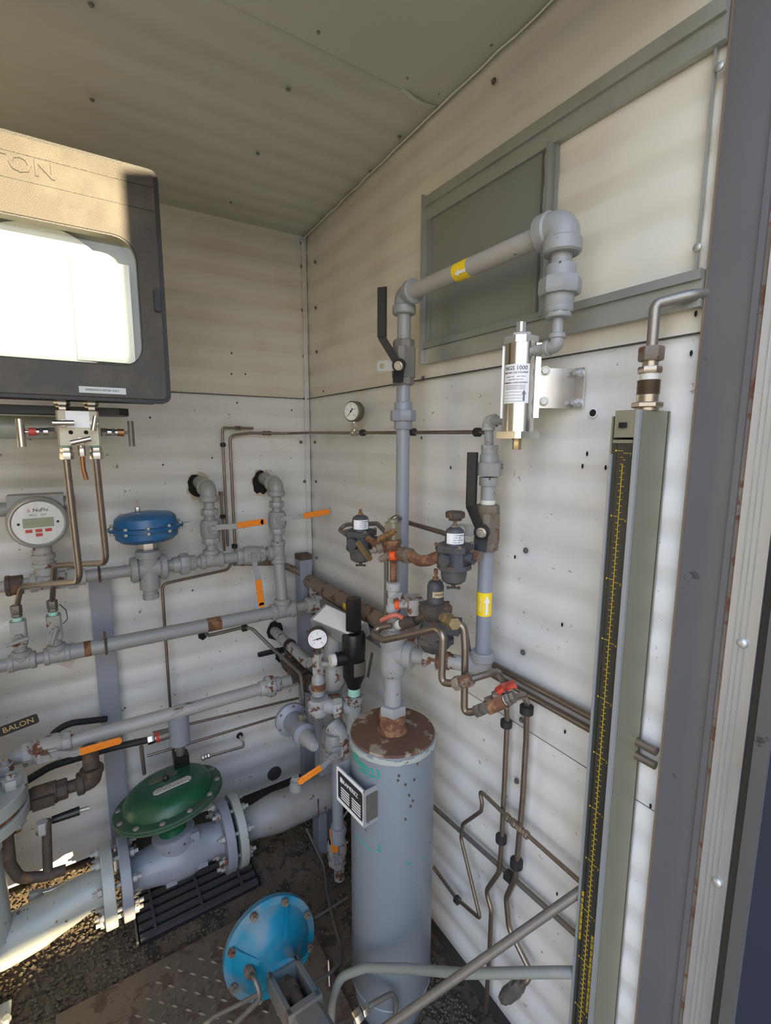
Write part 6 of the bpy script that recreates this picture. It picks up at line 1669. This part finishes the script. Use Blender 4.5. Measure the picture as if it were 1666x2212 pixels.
axy = V(.02, -1, .26).normalized(); Xy = (XA-axy*XA.dot(axy)).normalized(); Yy = axy.cross(Xy); Ry = Matrix((Xy, Yy, axy)).transposed()
yw, yl, ydp = .080, .135, .050
yc = yk0+axy*(yl/2+.0)
mb = MB()
for s_ in (-1, 1): mb.cbox(yc+Xy*s_*(yw/2-.007), (.014, ydp, yl), Ry, b=.2)
mb.box(yk0+axy*.008, (yw*.86, ydp, .016), Ry); mb.box(yk0+axy*(yl-.006), (yw, ydp, .018), Ry)
t.p('yoke_frame', mb, cyandusty, label='dusty grey-blue rectangular yoke frame')
t.p('yoke_back', MB().box(yc-Yy*(ydp*.46), (yw-.02, .006, yl), Ry), blackhole)
t.p('stem', MB().cyl(yk0, yk0+axy*.055, .010).hexn(yk0+axy*.04, yk0+axy*.062, .019).cyl(yk0+axy*.06, yk0+axy*.13, .014).box(yk0+axy*.05+Xy*(-.016), (.016, .03, .05), Ry), rustdark)
for s_ in (-1, 1):
    q = yk0+axy*.02+Xy*s_*.036+Yy*(ydp/2); t.p('frame_screw', MB().cyl(q, q+Yy*.003, .004, 8), rustdark)
t.p('valve_body_below', MB().cbox(yk0+axy*(yl+.035)-Yy*.012, (.075, .06, .07), Ry, b=.2), cyandusty)
pf = P(528, 2046, 1.36)
pf = ca+axn*.018+Xn*(-.066)+Yn*.008
t.p('air_fitting', MB().hexn(pf, pf+axn*.022, .012).hexn(pf+axn*.024, pf+axn*.042, .0135), bronze)
t = T('actuator_air_tube', 'dull bent tube from the blue actuator fitting toward the bottom edge', 'tube')
t.p('tube', MB().tube([pf+axn*.035, pf+axn*.055, P(548, 2110, 1.10), P(560, 2140, 1.09), P(560, 2160, 1.09), P(505, 2215, 1.09), P(480, 2250, 1.09)], .0058, bend=.03), steeldull)
t.p('branch_tube', MB().tube([P(558, 2148, 1.09), P(520, 2168, 1.10), P(465, 2195, 1.10), P(440, 2215, 1.10)], .005, bend=.02), steeldull)

# ================================================================ MANOMETER BESIDE THE DOORWAY
t = T('well_manometer', 'tall olive metal manometer with black scale, yellow graduations and glass tube', 'manometer')
mx0, my0, my1, mz0, mz1 = -.080, -1.319, -1.367, .05, 1.545
t.p('side_channel', MB().box((-.038, my1+.0015, (mz0+mz1)/2), (.076, .003, mz1-mz0)), mano, label='olive side plate')
t.p('edge_rail', MB().box((mx0-.001, my1+.0035, (mz0+mz1)/2), (.006, .007, mz1-mz0)), manog, label='pale grey edge rail')
t.p('rear_channel', MB().box((-.040, my0-.0015, (mz0+mz1)/2-.004), (.074, .003, mz1-mz0-.008)), mano)
t.p('back', MB().box((-.006, (my0+my1)/2, (mz0+mz1)/2), (.004, my0-my1, mz1-mz0)), seam)
t.p('top_block', MB().box((mx0+.022, (my0+my1)/2-.002, mz1-.020), (.050, (my0-my1)-.014, .040)), mano)
t.p('mount_slot', MB().cbox((mx0-.0045, (my0+my1)/2+.001, mz1-.022), (.006, .012, .008), b=.3), holem)
ysc = (my0+my1)/2+.001
sc = t.p('scale_plate', MB().box((mx0+.0035, ysc+.001, (mz0+mz1-.045)/2), (.002, .036, mz1-.045-mz0)), scalem)
t.p('scale_frame', MB().box((mx0+.002, my1+.0078, (mz0+mz1)/2-.02), (.004, .002, mz1-mz0-.05)).box((mx0+.003, ysc+.001, mz1-.046), (.006, .032, .005)), mano)
t.p('grey_inner_rail', MB().box((mx0+.001, my0-.0045, (mz0+mz1)/2-.03), (.004, .003, mz1-mz0-.07)), manog)
mb = MB(); xs_ = mx0+.0022
mb.box((xs_, ysc, (mz0+mz1)/2-.03), (.0006, .0007, mz1-mz0-.10))
zt = mz1-.060; step = .0101
k = 0; z = zt
nums = T
while z > mz0+.02:
    L = .0070 if k % 10 else .0150
    if k % 5 == 0 and k % 10: L = .0095
    mb.box((xs_, ysc+L*.30, z), (.0006, L*.55, .0006)); mb.box((xs_, ysc-L*.30, z-.0035), (.0006, L*.55, .0006))
    if k % 10 == 0: mb.lathe([(.0014, 0), (.0014, .0005)], (xs_, ysc+.0115, z), -XA, 10)
    z -= step; k += 1
t.p('yellow_graduations', mb, yellowink, sub=sc, kind='stuff')
for k in range(0, 15):
    z = zt-k*step*10
    if z < mz0+.03: break
    t.p('scale_number', text_mb(str(abs(70-k*10)//10*1 if False else abs(7-k)), .0055, V(xs_-.0004, ysc-.0118, z-.005), -YA, ZA), yellowink, sub=sc)
t.p('scale_lettering', text_mb('READ THIS SIDE ONLY / SP. GR. .826', .0062, V(xs_-.0004, ysc+.0125, .66), ZA, YA, align='CENTER'), yellowink, sub=sc)
t.p('scale_lettering', text_mb('USE ONLY RED OIL / LIRE CETTE / 826 SPR / 826 TRES SUPE', .0062, V(xs_-.0004, ysc-.0115, .56), ZA, YA, align='CENTER'), yellowink, sub=sc)
t.p('glass_tube', MB().cyl(V(mx0+.0045, ysc+.0095, mz0), V(mx0+.0045, ysc+.0095, mz1-.045), .0028, 14), glasstube)
# the tube and brass nut stack on its top
t = T('manometer_inlet_tube', 'steel tube with threaded brass fittings rising from the manometer top and bending away', 'tube')
FX_, FY_ = -.046, my1+.012
def fz(py): return V(FX_, FY_, hz(py, FX_, FY_))
z885 = fz(890)
FX_ = float(bx(1397, FY_, z885.z))
brownsteel = mat('brown_steel_fitting', (.34, .28, .21), .35, metal=.85, var=.15, var_scale=30)
t.p('lock_nut', MB().cyl(V(FX_, FY_, mz1), fz(878), .0165, 24).hexn(fz(881), fz(869), .0215), brownsteel)
t.p('bushing', MB().cyl(fz(870), fz(852), .0150, 22), brownsteel)
prof = []; za_, zb2 = fz(853).z, fz(821).z; n = 12
for i in range(n*2+1): prof.append((.0165 if i % 2 else .0148, (zb2-za_)*i/(n*2)))
t.p('threaded_section', MB().lathe(prof, fz(853), ZA, 24), brownsteel)
t.p('thread_tape', MB().cyl(fz(822), fz(806), .0125, 20), tape)
t.p('lower_hex', MB().hexn(fz(807), fz(792), .0165), brownsteel)
t.p('stub', MB().cyl(fz(793), fz(778), .011), brownsteel)
t.p('compression_nut', MB().hexn(fz(780), fz(749), .0175), bronze)
t.p('tube', MB().tube([fz(760), fz(665), fz(655)+V(.003, -.002, .0), V(-.022, -1.392, hz(637, -.022, -1.392)), V(.0, -1.402, hz(634, 0, -1.402))], .0078, bend=.05, seg=16), mat('dusty_inlet_tube', (.27, .25, .21), .42, metal=.7))

for t in THINGS: t.done()
bpy.data.curves.remove(FONT_TMP)
